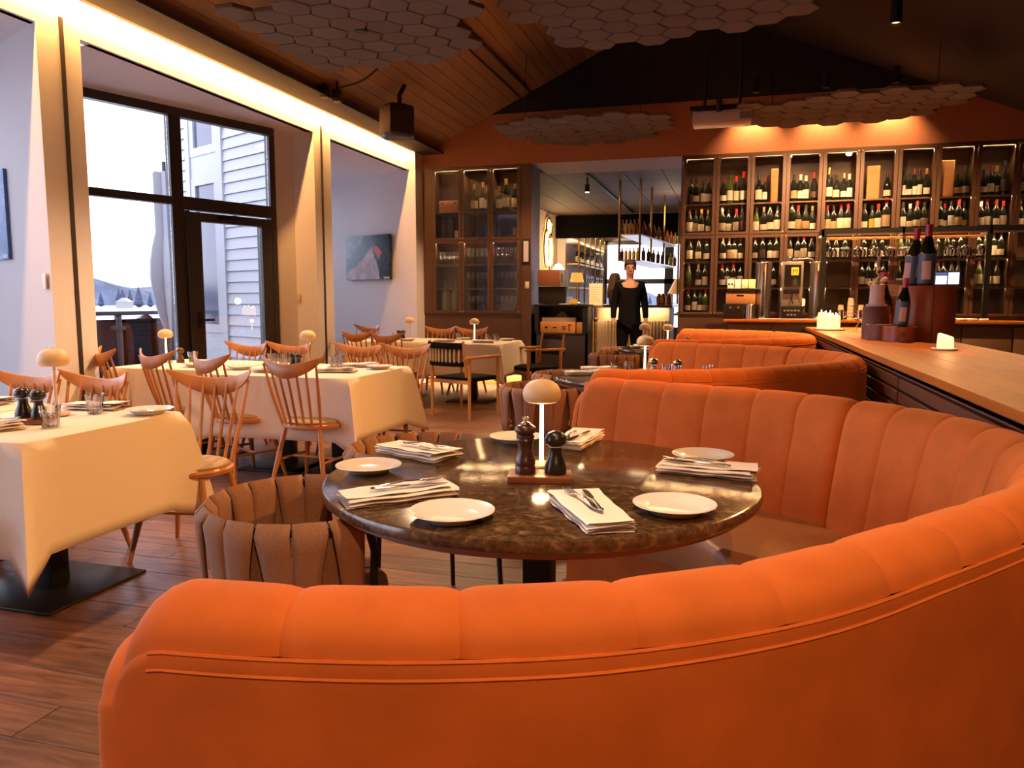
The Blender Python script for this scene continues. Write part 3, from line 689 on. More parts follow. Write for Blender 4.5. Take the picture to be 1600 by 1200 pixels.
def tub_chair(label, loc, rz):
    t = thing('strap_tub_chair', label, 'chair', loc, rz, 'mauve strap tub chairs')
    R = .285; Z = .682
    def rp(u):            # u -1..1 round the back, front is +Y
        a = -PI/2+u*2.05
        return Vector((R*1.03*math.cos(a), R*math.sin(a)*.98+.02, 0))
    N = 28
    top = [rp(-1)+Vector((0, .02, .40)), rp(-1)+Vector((0, .03, .60)), rp(-1)+Vector((0, .012, Z-.012))]+[rp(-1+2*k/N)+Vector((0, 0, Z)) for k in range(1, N)]+[rp(1)+Vector((0, .012, Z-.012)), rp(1)+Vector((0, .03, .60)), rp(1)+Vector((0, .02, .40))]
    MB().tube(top, .0125, 8).build('top_rail', blackm, t)
    MB().tube([rp(-1+2*k/N)*.97+Vector((0, 0, .40)) for k in range(N+1)], .011, 8).build('seat_rail', blackm, t)
    for u, fy in ((-.98, .04), (.98, .04), (-.42, 0), (.42, 0)):
        p = rp(u); MB().tube([p*.97+Vector((0, fy, .42)), p*1.05+Vector((0, fy, 0))], .013, 8, r2=.010).build('leg', blackm, t)
    ns = 12
    for k in range(ns):
        uc = -.90+1.80*k/(ns-1); sk = random.uniform(-.2, .2)*.06
        def P(i, j, uc=uc, k=k, sk=sk):
            # i along the loop: outside bottom -> top -> inside bottom
            f = i/14
            if f < .44: h = f/.44; off = .020; z = .41+(Z-.41)*h; w = (.056+.020*h*h); du = (1-h)*.045*(1 if k % 2 else -1)
            elif f <= .56: h = (f-.44)/.12; off = .020*math.cos(h*PI); z = Z+.020*math.sin(h*PI); w = .076; du = 0
            else: h = (f-.56)/.44; off = -.020; z = Z-(Z-.41)*h; w = .076-.020*h*h; du = h*.045*(-1 if k % 2 else 1)
            u = uc+du+sk*(1 if f < .5 else -1)+(j/4-.5)*w*2
            p = rp(u); d = Vector((p.x, p.y-.02, 0)).normalized()
            bul = .005*(1-(j/2-1)**2)
            taper = -(1-min(1, (z-.41)/(Z-.41)))*.02
            return p+d*(off*(1+.0)+(bul if f < .5 else -bul)+taper)+Vector((0, 0, z))
        MB().grid(P, 15, 5).build('strap', strapm, t, smooth=60, solid=.006, fix=False)
    MB().loft([[(r*.245*math.cos(a), r*.245*math.sin(a)+.02, z) for a in [2*PI*k/24 for k in range(24)]] for r, z in ((.95, .385), (1, .40), (1, .43), (.96, .44))]).build('seat', strapm, t, smooth=50)
    for a in range(5):
        for b in range(5):
            x, y = (a-2)*.088, (b-2)*.088+.02
            if math.hypot(x, y-.02) > .21: continue
            hz = .446 if (a+b) % 2 else .440
            sx, sy = (.050, .040) if (a+b) % 2 else (.040, .050)
            MB().grid(lambda i, j: (x+(i/4*2-1)*sx, y+(j/4*2-1)*sy, hz+.010*(1-(i/2-1)**2*.6-(j/2-1)**2*.6)), 5, 5).build('woven_strip', strapm, t, smooth=60)
    return t
tc_ = tub_chair('mauve strap tub chair nearest to us, backing onto the near white table', (-1.235, 1.96, 0), math.radians(37.7-90))
TUB = [(-1.22, 2.86, -42-90, 'mauve strap tub chair across the marble table, before the cloth corner of the long table'),
 (-1.27, 5.08, 38-90, 'mauve strap tub chair behind the tall lit lamp, at the second round table'),
 (-1.28, 6.06, -40-90, 'mauve strap tub chair on the far side of the second round table'),
 (-1.25, 8.35, 40-90, 'mauve strap tub chair nearer to us at the third round table'),
 (-1.28, 9.35, -40-90, 'mauve strap tub chair on the far side of the third round table')]
for (x, y, a, l) in TUB: dup(tc_, (x, y, 0), math.radians(a), l)

# ================================================================== TABLES
def round_table(label, loc):
    t = thing('round_marble_table', label, 'table', loc, 0, 'round marble tables')
    R = .671
    MB().lathe([(0, .705), (R-.012, .705), (R-.003, .709), (R, .716), (R, .729), (R-.003, .737), (R-.010, .740), (0, .740)], 96).build('marble_top', marblem, t, smooth=40)
    MB().lathe([(0, .680), (R-.045, .680), (R-.030, .688), (R-.030, .705), (0, .705)], 72).build('under_board', mat('reddish_under_board', (.22, .085, .04), .5), t, smooth=40)
    MB().box(-.045, .045, -.045, .045, .02, .68).build('column', blackm, t, bev=.006)
    MB().lathe([(0, 0), (.28, 0), (.28, .014), (.05, .024), (0, .024)], 40).build('base_plate', blackm, t)
    MB().box(-.20, .20, -.03, .03, .66, .68).box(-.03, .03, -.2, .2, .66, .68).build('spider', blackm, t, smooth=0)
    return t
TC = (-.575, 2.30)
rt = round_table('large round brown marble table laid for six in the open front', (TC[0], TC[1], 0))
dup(rt, (-.60, 5.55, 0), label='round marble table in the second banquette, edge showing beside its tub chairs')
dup(rt, (-.60, 8.80, 0), label='round marble table in the farthest banquette before the dark figure')

def cloth_table(tlabel, clabel, x0, x1, y0, y1, zt=.75, drop=.33, cols=None, rz=0, fl=1):
    cx, cy = (x0+x1)/2, (y0+y1)/2; hx, hy = (x1-x0)/2, (y1-y0)/2
    t = thing('pedestal_table', tlabel, 'table', (cx, cy, 0), math.radians(rz), 'tables under white cloths')
    MB().box(-hx+.01, hx-.01, -hy+.01, hy-.01, zt-.035, zt-.005).build('tabletop', oak, t, bev=.004)
    for dx in (cols or [0]):
        MB().box(dx-.05, dx+.05, -.05, .05, .012, zt-.035).build('column', blackm, t, bev=.006)
        MB().box(dx-.27, dx+.27, -.27, .27, 0, .014).build('base_plate', blackm, t, bev=.004)
    # cloth
    per = []; nx = max(10, int(hx*22)); ny = max(10, int(hy*22)); r = .02
    for k in range(nx): per.append((-hx+2*hx*k/nx, -hy, 0, -1))
    for k in range(ny): per.append((hx, -hy+2*hy*k/ny, 1, 0))
    for k in range(nx): per.append((hx-2*hx*k/nx, hy, 0, 1))
    for k in range(ny): per.append((-hx, hy-2*hy*k/ny, -1, 0))
    m = len(per); V = 11; P = []
    rnd = [random.uniform(-1, 1) for _ in range(8)]
    for i, (x, y, nx_, ny_) in enumerate(per):
        dc = min(math.hypot(abs(x)-hx, abs(y)-hy), .30)
        kc = max(0, 1-dc/.12)
        nn = Vector((nx_, ny_, 0))
        dg = Vector((math.copysign(1, x), math.copysign(1, y), 0)).normalized()
        dirn = nn.lerp(dg, kc**1.2)
        if dirn.length > 0: dirn.normalize()
        fold = .5+.5*math.sin(i*.55+rnd[0]*3); big = math.sin(i*.19+rnd[1]*5)
        for j in range(V):
            h = j/(V-1)
            d_ = drop*(1+.20*kc**3)+.005*big*h
            if j == 0: q = Vector((x, y, zt))
            elif j == 1: q = Vector((x, y, zt-.004))+dirn*.010
            else:
                out = .012+h*(.014+.005*fold+.006*big)*fl+kc**2.2*.150*h**.8-max(0, .30-abs(kc-.45))*h*.11
                q = Vector((x, y, zt-.008-d_*(h-.1)/.9))+dirn*out
            P.append(q)
    b = MB(); fs = []
    for i in range(m):
        for j in range(V-1):
            a, c = i*V+j, ((i+1) % m)*V+j; fs.append((a, c, c+1, a+1))
    fs.append(tuple(i*V for i in range(m)))
    b.add(P, fs)
    o = b.build('tablecloth', cloth, None, smooth=60, solid=.003)
    o.location = (cx, cy, .002); o.rotation_euler = (0, 0, math.radians(rz)); tag(o, clabel, 'tablecloth', 'white tablecloths')
cloth_table('pedestal table under the near white cloth, black column showing', 'near white tablecloth with sharp hanging front beside the banquette end', -3.32, -2.55, 2.20, 3.04, drop=.45, cols=[.02], fl=.7)
cloth_table('pedestal table under the cut off cloth beside the picture wall', 'white tablecloth cut off by the frame, butting against the near table', -4.10, -3.34, 2.20, 3.04, zt=.757, drop=.40)
cloth_table('long pedestal table under the middle white cloth', 'long white tablecloth with a lit end panel facing the marble table', -3.70, -2.52, 4.66, 5.66, drop=.44, cols=[-.2, .25])
cloth_table('pedestal table under the white cloth before the glass wall', 'white tablecloth in the daylight before the glass wall', -4.66, -3.74, 4.84, 5.70, zt=.756, drop=.40, cols=[0])
cloth_table('pedestal table under the far white cloth by the sideboard', 'far white tablecloth ending beside the black fabric armchair', -3.70, -2.70, 8.72, 9.72, drop=.40, cols=[0])
cloth_table('pedestal table under the far white cloth below the picture', 'far white tablecloth with black mills below the mountain picture', -4.72, -3.74, 8.80, 9.72, zt=.756, drop=.36, cols=[0])
# ================================================================== TABLEWARE
pl_prof = [(0, .0), (.062, .0), (.066, .004), (.092, .019), (.102, .0225), (.105, .0235), (.1045, .025), (.090, .0215), (.070, .011), (.064, .0085), (0, .008)]
plm = MB().lathe(pl_prof, 48).mesh('plate', porc, 50)
def plate(x, y, z, label, group, s=1.0):
    o = link('side_plate', plm, None, (x, y, z), None, (s, s, s)); tag(o, label, 'plate', group)
def napkin_mesh(seed, L=.27, Wd=.105, layers=6, open_=True):
    rnd = random.Random(seed); b = MB()
    path = []; h = .0052
    for k in range(layers):
        ins = rnd.uniform(-.004, .008)
        ys = [-Wd/2+ins, -Wd/4, 0, Wd/4, Wd/2-abs(ins)]
        if k % 2: ys = ys[::-1]
        for yv in ys: path.append((yv, .002+k*h+.0012*math.sin(yv*40+k)))
        sgn = -1 if k % 2 else 1
        if k < layers-1: path.append((sgn*(Wd/2+.003), .002+(k+.5)*h))
    def P(i, j):
        u = i/10-.5; yv, z = path[j]
        w = 1+.16*(u)*(1 if open_ else .3)+.03*math.sin(i*1.7+j*.1)
        zz = z*(1+.35*max(0, u)*1.2)+.0015*math.sin(i*1.3+j)
        return (u*L+.012*math.sin(j*.35+seed)*(1 if u > .35 else .25), yv*w, max(zz, .001))
    b.grid(P, 11, len(path))
    me = b.mesh('napkin', linen, 60, fix=False)
    return me
def knife_parts():
    bl = MB().loft([[(x, -w, .0), (x, w, 0), (x, w*.4, t), (x, -w, t)] for x, w, t in ((.0, .005, .003), (.02, .009, .0022), (.08, .0095, .002), (.105, .005, .0015), (.112, .001, .001))]).mesh('blade', steel, 30)
    hd = MB().loft([[(x, w*math.cos(a), .002+t*math.sin(a)) for a in [2*PI*k/10 for k in range(10)]] for x, w, t in ((.005, .005, .003), (-.02, .0055, .0035), (-.09, .008, .004), (-.105, .006, .003), (-.108, .002, .001))]).mesh('handle', steel, 60)
    return bl, hd
def fork_parts():
    hd = MB().loft([[(x, w*math.cos(a), z+t*math.sin(a)) for a in [2*PI*k/10 for k in range(10)]] for x, w, t, z in ((.02, .0035, .0025, .006), (-.03, .0035, .0025, .009), (-.10, .0075, .0025, .004), (-.112, .003, .0015, .003))]).mesh('handle', steel, 60)
    hb = MB().loft([[(x, -w, z), (x, w, z), (x, w, z+.0018), (x, -w, z+.0018)] for x, w, z in ((.018, .004, .005), (.03, .009, .003), (.045, .0115, .003))]).mesh('head', steel, 40)
    tn = MB().loft([[(x, -.0016, z), (x, .0016, z), (x, .0014, z+.0016), (x, -.0014, z+.0016)] for x, z in ((.044, .003), (.065, .003), (.088, .006))]).mesh('tine', steel, 40)
    return hd, hb, tn
KB, KH = knife_parts(); FH, FB, FT = fork_parts()
def setting(x, y, z, ang, where, seed, group_n, big=1.0, cutlery=True, L=.27, flip=1):
    me = napkin_mesh(seed, L*big, .115*big)
    o = link('folded_napkin', me, None, (x, y, z), (0, 0, math.radians(ang))); tag(o, 'folded linen napkin '+where, 'napkin', 'folded napkins')
    if not cutlery: return
    R = Matrix.Rotation(math.radians(ang), 3, 'Z')
    for kind, dy, da, dx in (('table_knife', -.012, -6, .03), ('table_fork', .016, 5, .055)):
        q = R @ Vector((dx*flip, dy, 0))
        t = thing(kind, ('steel knife' if kind == 'table_knife' else 'steel fork')+' lying on the napkin '+where, 'cutlery', (x+q.x, y+q.y, z+.0345), math.radians(ang+da+(0 if flip > 0 else 180)), 'cutlery on the napkins')
        t.rotation_euler = (0, 0, math.radians(ang+da+(0 if flip > 0 else 180)))
        if kind == 'table_knife': link('blade', KB, t); link('handle', KH, t)
        else:
            link('handle', FH, t); link('head', FB, t)
            for k in range(4): link('tine', FT, t, (0, -.0093+.0062*k, 0))
Z1 = .740
g1 = 'side plates on the marble table'
plate(-1.112, 2.185, Z1, 'white side plate near the upright strap chair across, casting a shadow', g1)
plate(-.667, 1.760, Z1, 'white side plate at the front rim of the marble table, beside spread napkin', g1, 1.03)
plate(-.135, 1.985, Z1, 'white side plate on the seat side, front rim of the marble table', g1, 1.03)
plate(-.09, 2.67, Z1, 'white side plate behind the folded napkin near the orange backrest', g1)
plate(-.80, 2.82, Z1, 'white side plate half hidden behind the brown pepper mill', g1)
setting(-1.07, 2.475, Z1, -22.5, 'behind the side plate near the strap chairs', 3, 1, 1.12)
setting(-.885, 1.905, Z1, 43, 'hanging toward the front strap chair, spread at its end', 5, 1, 1.12, flip=1)
setting(-.335, 1.885, Z1, 119, 'lying at the front rim between two side plates', 11, 1, 1.12)
setting(-.07, 2.465, Z1, -7, 'before the orange backrest on the marble table', 2, 1, 1.10, flip=-1)
setting(-.565, 2.86, Z1, 84, 'behind the black mill on the marble table', 9, 1, 1.05, flip=-1)

def lamp(loc, label, lit=True, s=1.0, power=5):
    t = thing('mushroom_table_lamp', label, 'lamp', loc, 0, 'mushroom table lamps')
    MB().lathe([(0, 0), (.048, 0), (.052, .004), (.050, .010), (.012, .016), (0, .016)], 28).build('base', stemoff, t)
    MB().lathe([(.0075, .014), (.0062, .225)], 16).build('stem', stemlit if lit else stemoff, t)
    MB().lathe([(.006, .222), (.034, .2145), (.047, .2145), (.056, .220), (.0618, .231), (.0632, .243), (.060, .258), (.052, .272), (.038, .283), (.020, .289), (0, .2905)], 32).build('shade', shadem, t, smooth=60)
    MB().lathe([(.006, .288), (.006, .294), (0, .296)], 10).build('finial', stemoff, t)
    if s != 1: t.scale = (s, s, s)
    if lit:
        l = bpy.data.lights.new('table_lamp_bulb', 'POINT'); l.energy = power; l.color = (1, .62, .28); l.shadow_soft_size = .03
        o = bpy.data.objects.new('table_lamp_bulb', l); COL.objects.link(o); o.location = Vector(loc)+Vector((0, 0, .195*s))
    return t
lamp((-.60, 2.42, Z1), 'lit mushroom lamp behind the two mills on the marble table', True, 1.0, 2.6)
pm = [(0, 0), (.031, 0), (.032, .004), (.031, .020), (.029, .024), (.031, .030), (.031, .040), (.028, .046), (.024, .062), (.022, .078), (.024, .094), (.028, .104), (.026, .109), (.028, .114), (.027, .120), (.024, .122), (.030, .126), (.033, .133), (.031, .142), (.022, .149), (.012, .152), (0, .152)]
def pepper(loc, label):
    t = thing('pepper_mill', label, 'pepper mill', loc)
    MB().lathe(pm, 28).build('body', dkmill, t, smooth=40)
    MB().lathe([(.016, .150), (.017, .153), (.010, .158), (.005, .159), (.005, .163), (.009, .166), (.0095, .171), (.006, .175), (0, .176)], 20).build('knob', mat('mill_knob_steel', (.8, .7, .6), .2, metal=1), t)
sm = [(0, 0), (.033, 0), (.034, .005), (.033, .022), (.028, .040), (.021, .056), (.0185, .070), (.019, .078), (.020, .082), (.024, .087), (.032, .096), (.034, .106), (.031, .117), (.022, .126), (.010, .131), (0, .132)]
def mill(loc, label, m=blmill, s=1.0):
    o = thing('salt_mill', label, 'salt mill', loc)
    MB().lathe(sm[:9]+[(0, .082)], 28).build('body', m, o, smooth=50)
    MB().lathe([(0, .083)]+[(r, z) for r, z in sm[9:]], 28).build('cap', m, o, smooth=60)
    o.scale = (s, s, s); return o
def tray(loc, rz, label, w=.097, d=.055):
    o = MB().box(-w, w, -d, d, 0, .022).build('mill_tray', walnut, None, bev=.004); o.location = loc; o.rotation_euler = (0, 0, math.radians(rz)); tag(o, label, 'tray', 'wooden mill trays')
tray((-.557, 2.228, Z1), 12, 'walnut tray carrying two mills on the marble table')
pepper((-.600, 2.215, Z1+.022), 'turned dark walnut pepper mill with steel knob on the marble table')
mill((-.510, 2.236, Z1+.022), 'waisted black salt mill beside the walnut pepper mill on the marble table')

gl_prof = [(0, .0), (.030, .0), (.032, .003), (.034, .05), (.037, .052), (.0405, .092), (.039, .092), (.0355, .053), (.0325, .050), (.030, .008), (0, .007)]
def ribbed(prof, n=32, amp=.0012):
    b = MB(); vs = []; m = len(prof)
    b.lathe(prof, n)
    b.v = [((x*(1+(amp/max(.01, math.hypot(x, y)))*(1 if (i % n) % 2 else -1)), y*(1+(amp/max(.01, math.hypot(x, y)))*(1 if (i % n) % 2 else -1)), z) if math.hypot(x, y) > .02 else (x, y, z)) for i, (x, y, z) in enumerate(b.v)]
    return b.mesh('tumbler', tglass, 20)
tum = ribbed(gl_prof)
def tumbler(x, y, z, label, group='water glasses'):
    o = link('water_tumbler', tum, None, (x, y, z)); tag(o, label, 'glass', group)
def block_label(n): return n
ZA = .757
lamp((-2.98, 2.76, ZA), 'unlit mushroom lamp on the near white table by the picture wall', False, 1.06)
tray((-2.90, 2.56, ZA), 20, 'walnut tray under the black mills of the near white table', .08, .05)
mill((-2.945, 2.56, ZA+.022), 'black salt mill farther from us in pair on the near white table', s=1.0)
mill((-2.855, 2.555, ZA+.022), 'black salt mill behind the water glass on the near white table', s=.95)
tumbler(-2.735, 2.50, ZA, 'ribbed water glass in front of the black mills on near white table')
tumbler(-2.86, 2.86, ZA, 'ribbed water glass behind the lamp on the near white table')
plate(-2.615, 2.93, ZA, 'white plate at the corner of the near white table', 'plates on the white tables')
dish = MB().lathe([(0, 0), (.016, 0), (.024, .012), (.022, .012), (.015, .004), (0, .004)], 16).mesh('dish', porc, 40)
for dx, l in ((-.03, 'tiny white butter dish on the corner plate, nearer the lamp'), (.035, 'tiny white butter dish on the corner plate, nearer the edge')):
    tag(link('butter_dish', dish, None, (-2.615+dx, 2.935+dx*.4, ZA+.008)), l, 'dish')
setting(-2.90, 2.33, ZA, 66, 'at the near edge of the near white table', 21, 1)
setting(-2.98, 2.98, ZA, 10, 'behind the water glasses on the near white table', 22, 1, cutlery=False)
setting(-3.62, 2.92, .764, 8, 'on the cut off white table by the picture wall', 23, 1, cutlery=False)
plate(-3.36+.0-.12, 2.70, .764, 'white plate on the cut off white table by the picture wall', 'plates on the white tables')
# long table items
lamp((-3.20, 5.30, ZA), 'unlit mushroom lamp on the long white table before the second pillar', False)
mill((-3.30, 5.24, ZA), 'black salt mill at the far side of the pair on the long white table', s=.9)
mill((-3.225, 5.20, ZA), 'black salt mill nearest the lamp stem on the long white table', s=.9)
tumbler(-2.96, 5.28, ZA, 'water glass beside the lamp of the long white table, nearer the napkins')
tumbler(-2.99, 5.40, ZA, 'water glass behind another glass on the long white table')
tumbler(-3.62, 5.45, ZA, 'water glass before the far chairs on the long white table')
tumbler(-3.55, 5.50, ZA, 'water glass next to the pillar side chair on the long white table')
setting(-2.80, 5.02, ZA, 15, 'at the corner of the long white table', 31, 1)
setting(-2.84, 5.46, ZA, 30, 'before the far chairs of the long white table', 32, 1, cutlery=False)
setting(-3.25, 4.88, ZA, 5, 'behind the near chair of the long white table', 33, 1, cutlery=False)
plate(-2.62, 5.36, ZA, 'white plate near the far corner of the long white table', 'plates on the white tables')
plate(-3.62, 5.02, ZA, 'white plate on the long white table behind the oak chair', 'plates on the white tables')
lamp((-4.55, 5.32, .763), 'lit mushroom lamp on the white table before the glass door', True, .95, 1.5)
mill((-4.42, 5.33, .763), 'dark brown salt mill beside the lamp before the glass door', mat('brown_mill', (.10, .045, .025), .3), .95)
t = thing('green_juice_glass', 'small glass of green drink beside the mill before the glass door', 'drink', (-4.32, 5.36, .763))
link('glass', tum, t); MB().lathe([(0, .008), (.030, .008), (.033, .05), (0, .05)], 16).build('drink', mat('green_drink', (.06, .22, .03), .2), t)
plate(-4.05, 5.06, .763, 'white plate on the daylit white table before the glass wall', 'plates on the white tables')
# far table items
lamp((-3.20, 9.30, ZA), 'lit mushroom lamp on the far white table before the glass cabinet', True, 1.0, 1.5)
lamp((-4.15, 9.42, .763), 'unlit mushroom lamp on the far white table below the picture wall', False)
mill((-4.22, 9.22, .763), 'black salt mill on the far white table, picture side of the pair', s=.95)
mill((-4.15, 9.20, .763), 'black salt mill on the far white table, lamp side of the pair', s=.95)
for (x, y, l) in ((-2.98, 9.22, 'water glass on the far white table, nearer the lit lamp'), (-2.90, 9.30, 'water glass on the far white table, nearer the armchair'), (-3.45, 9.40, 'water glass below the crest of the cabinet side chairs'), (-4.30, 9.3, 'water glass on the far white table beside the black mills')): tumbler(x, y, ZA+.004, l)
setting(-2.98, 9.0, ZA, 8, 'on the far white table beside the glasses', 41, 1, cutlery=False)
setting(-3.5, 9.0, ZA, 4, 'on the far white table behind the cane armchair', 42, 1, cutlery=False)
plate(-2.84, 9.55, ZA, 'white plate at the far corner of the far white table', 'plates on the white tables')
plate(-3.45, 9.6, ZA, 'white plate under the cabinet side chairs of the far white table', 'plates on the white tables')
plate(-4.0, 9.0, .763, 'white plate on the far white table near the black mills', 'plates on the white tables')
# second and third round table
setting(-1.05, 5.50, Z1, 20, 'at the edge of the second round table', 51, 1)
plate(-1.0, 5.72, Z1, 'white plate beside the napkin at the edge of the second round table', 'plates on the far round tables', 1.1)
setting(-.98, 5.74, Z1+.012, 12, 'resting on the plate of the second round table', 52, 1, cutlery=False)
lamp((-.62, 5.62, Z1), 'lit mushroom lamp above the second banquette back', True, 1.0, 3)
metm = mat('pewter_mill', (.34, .30, .26), .25, metal=1)
mill((-.55, 5.55, Z1), 'pewter topped salt mill beside the lamp of the second round table', metm, 1.0)
mill((-.38, 5.55, Z1), 'pewter topped salt mill farther from the lamp of the second round table', metm, .95)
for (x, y, l) in ((-.82, 5.55, 'water glass of the second round table, next to the plate'), (-.74, 5.68, 'water glass of the second round table behind another'), (-.45, 5.50, 'water glass of the second round table between the pewter mills'), (-.38, 5.42, 'water glass of the second round table in front of a pewter mill'), (-.17, 5.52, 'lone water glass on the second round table')): tumbler(x, y, Z1, l)
plate(-.90, 5.60, Z1+.0, 'white plate under the glasses of the second round table', 'plates on the far round tables')
setting(-1.0, 8.75, Z1, 10, 'at the edge of the third round table', 53, 1, cutlery=False)
plate(-1.02, 9.0, Z1, 'white plate at the edge of the third round table', 'plates on the far round tables', 1.1)
lamp((-.72, 8.78, Z1), 'lit mushroom lamp on the farthest round table', True, .95, 2)
lamp((-.95, 8.55, Z1), 'unlit mushroom lamp on the farthest round table behind another lamp shade', False)
tumbler(-.62, 8.8, Z1, 'water glass beside the lit lamp of the farthest round table')
mill((-.50, 8.75, Z1), 'black salt mill on the farthest round table', s=1)
# ================================================================== GLASS CABINETS
gold = mat('brass_bolt', (.75, .50, .20), .3, metal=1)
boltm = MB().lathe([(0, 0), (.010, 0), (.010, .006), (0, .008)], 8).mesh('bolt', gold, 40)
def cabinet(label, x0, n, w, endpanel=None):
    t = thing('glass_front_cabinet', label, 'cabinet', (0, 0, 0))
    x1 = x0+n*w; y = YB
    MB().box(x0-.02, x0, y, y+.36, 1.07, 3.25).build('side_panel', darkpaint, t, smooth=0); MB().box(x1, x1+.02, y, y+.36, 1.07, 3.25).build('side_panel', darkpaint, t, smooth=0)
    MB().box(x0, x1, y, y+.36, 3.20, 3.25).build('top_rail', darkpaint, t, smooth=0); MB().box(x0, x1, y, y+.36, 1.06, 1.10).build('bottom_rail', darkpaint, t, smooth=0)
    MB().box(x0, x1, y-.004, y+.34, 2.150, 2.19).build('middle_rail', darkpaint, t, smooth=0)
    for z in (2.595, 1.815, 1.455): MB().box(x0, x1, y+.045, y+.34, z-.018, z).build('shelf', mat('shelf_wood', (.20, .11, .055), .5), t, smooth=0)
    for k in range(n+1):
        if 0 < k < n: MB().box(x0+k*w-.016, x0+k*w+.016, y+.03, y+.34, 1.1, 3.2).build('divider', darkpaint, t, smooth=0)
    for k in range(n):
        for (za, zb) in ((1.085, 2.16), (2.175, 3.225)):
            a, b = x0+k*w+.004, x0+(k+1)*w-.004; s = .042
            d = MB().box(a, a+s, y-.012, y+.012, za, zb).box(b-s, b, y-.012, y+.012, za, zb).box(a+s, b-s, y-.012, y+.012, za, za+s*.8).box(a+s, b-s, y-.012, y+.012, zb-s*.8, zb).build('door', darkpaint, t, smooth=0)
            MB().box(a+s, b-s, y-.002, y+.002, za+s*.8, zb-s*.8).build('pane', cglass, d, smooth=0)
            xx = (b-.018) if k % 2 == 0 else (a+.018)
            for zz in (za+.02, zb-.02): link('bolt', boltm, d, (xx, y-.012, zz), (PI/2, 0, 0))
    return t
XL, WL, XR, WR = -4.443, .458, -.745, .4485
cabinet('dark glass front cabinet of glassware at the window wall corner', XL, 3, WL)
cabinet('long dark glass front wine cabinet behind the bar', XR, 10, WR)
struct(MB().box(-4.66, -4.465, YB, YB+.36, 1.07, 3.25).box(-3.045, -2.90, YB, YB+.36, .02, 3.25).build('trim_7', darkpaint, smooth=0))
for z, p in ((3.18, 70), (2.57, 50), (2.13, 60), (1.79, 30), (1.43, 16)): area('cabinet_led', (1.5, YB+.05, z), 4.4, .015, p, (1, .60, .26), (math.radians(-24), 0, 0))
area('cabinet_led', (-3.75, YB+.05, 3.18), 1.3, .015, 16.0, (1, .62, .3), (math.radians(-24), 0, 0))
area('cabinet_led', (-3.75, YB+.05, 2.13), 1.3, .015, 26.0, (1, .62, .3), (math.radians(-24), 0, 0))
# bottles
BORD = [(0, 0), (.036, 0), (.038, .006), (.038, .185), (.034, .205), (.018, .228), (.0145, .245), (.0145, .292), (.016, .293), (.016, .300), (0, .301)]
BURG = [(0, 0), (.039, 0), (.041, .006), (.041, .150), (.036, .180), (.024, .215), (.0155, .245), (.0145, .292), (.016, .293), (.016, .300), (0, .301)]
MESH = {}
def bottle_mesh(kind):
    if kind in MESH: return MESH[kind]
    pr = BORD if kind == 'bord' else BURG
    R = pr[2][0]
    body = {g: MB().lathe(pr, 14).mesh('bottle', g, 40) for g in (blglass, grglass)}
    lab = {}
    for hh in (.085, .065, .105):
        for m in LAB:
            lab[(hh, m.name)] = MB().grid(lambda i, j: ((R+.0012)*math.cos(-PI/2-1.25+2.5*i/8), (R+.0012)*math.sin(-PI/2-1.25+2.5*i/8), .035+hh*j), 9, 2).mesh('label', m, 60, fix=False)
    cap = {m.name: MB().lathe([(.0158, .235), (.0152, .291), (.0172, .292), (.0172, .302), (0, .303)], 12).mesh('capsule', m, 40) for m in CAP}
    MESH[kind] = (body, lab, cap); return MESH[kind]
def bottle(x, y, z, label, group, s=1.0, kind=None, g=None, lm=None, cm=None, rz=None, tilt=0):
    body, lab, cap = bottle_mesh(kind or random.choice(('bord', 'burg')))
    t = link('wine_bottle', body[g or (grglass if random.random() < .07 else blglass)], None, (x, y, z), (tilt, 0, random.uniform(-.5, .5) if rz is None else rz), (s, s, s))
    lm = lm or random.choices(LAB, (6, 5, 2, 1, .5))[0]; cm = cm or random.choices(CAP, (3, 6, 2, 1, 2))[0]
    link('label', lab[(random.choice((.085, .065, .105)), lm.name)], t); link('capsule', cap[cm.name], t)
    tag(t, '%s bottle, %s, %s, %s' % ('green' if (g is grglass) else 'dark', lm.name.replace('_', ' '), cm.name.replace('_', ' '), label), 'bottle', group)
    return t
ROWN = {2.597: 'top shelf', 2.192: 'upper shelf', 1.817: 'middle shelf', 1.457: 'lower shelf', 1.102: 'bottom shelf'}
boxes = {(2, 2.597): (.30, .09, .44), (5, 2.597): (.17, .15, .42), (7, 2.597): (.13, .16, .45)}
for k in range(10):
    for z, row in ROWN.items():
        if k >= 9 and z < 2: continue
        if z == 1.102 and k >= 1: continue
        if z == 1.457 and k in (3, 4): continue
        a = XR+k*WR+.055; b = XR+(k+1)*WR-.055
        n = random.choice((4, 4, 4, 5)) if z > 1.9 else random.choice((3, 4, 4))
        bx = boxes.get((k, z))
        if bx:
            o = thing('pine_wine_box', 'upright pine wine box on the %s behind the %s cabinet door' % (row, ORD[k]), 'box', (a+bx[0]-.05+.0, YB+.14, z), 0, 'pine wine boxes')
            MB().box(-bx[1]/2, bx[1]/2, -.07, .07, 0, bx[2]).build('box', crate, o, bev=.003); MB().box(-bx[1]/2+.012, bx[1]/2-.012, -.075, -.069, .012, bx[2]-.012).build('sliding_lid', crate, o, smooth=0)
        q = 0
        for i in range(n):
            x = a+(i+.5)*(b-a)/n+random.uniform(-.012, .012)
            if bx and abs(x-(a+bx[0]-.05)) < bx[1]/2+.045: continue
            big = random.random() < .12
            s = 1.40 if (big and z > 1.9 and n <= 4) else random.uniform(1.08, 1.24)
            if z < 1.9: s = min(s, 1.12)
            bottle(x, YB+.11+random.uniform(-.01, .05), z, '%s behind the %s cabinet door, %s' % (ORD[q], ORD[k], row), 'bottles in the long wine cabinet', s); q += 1
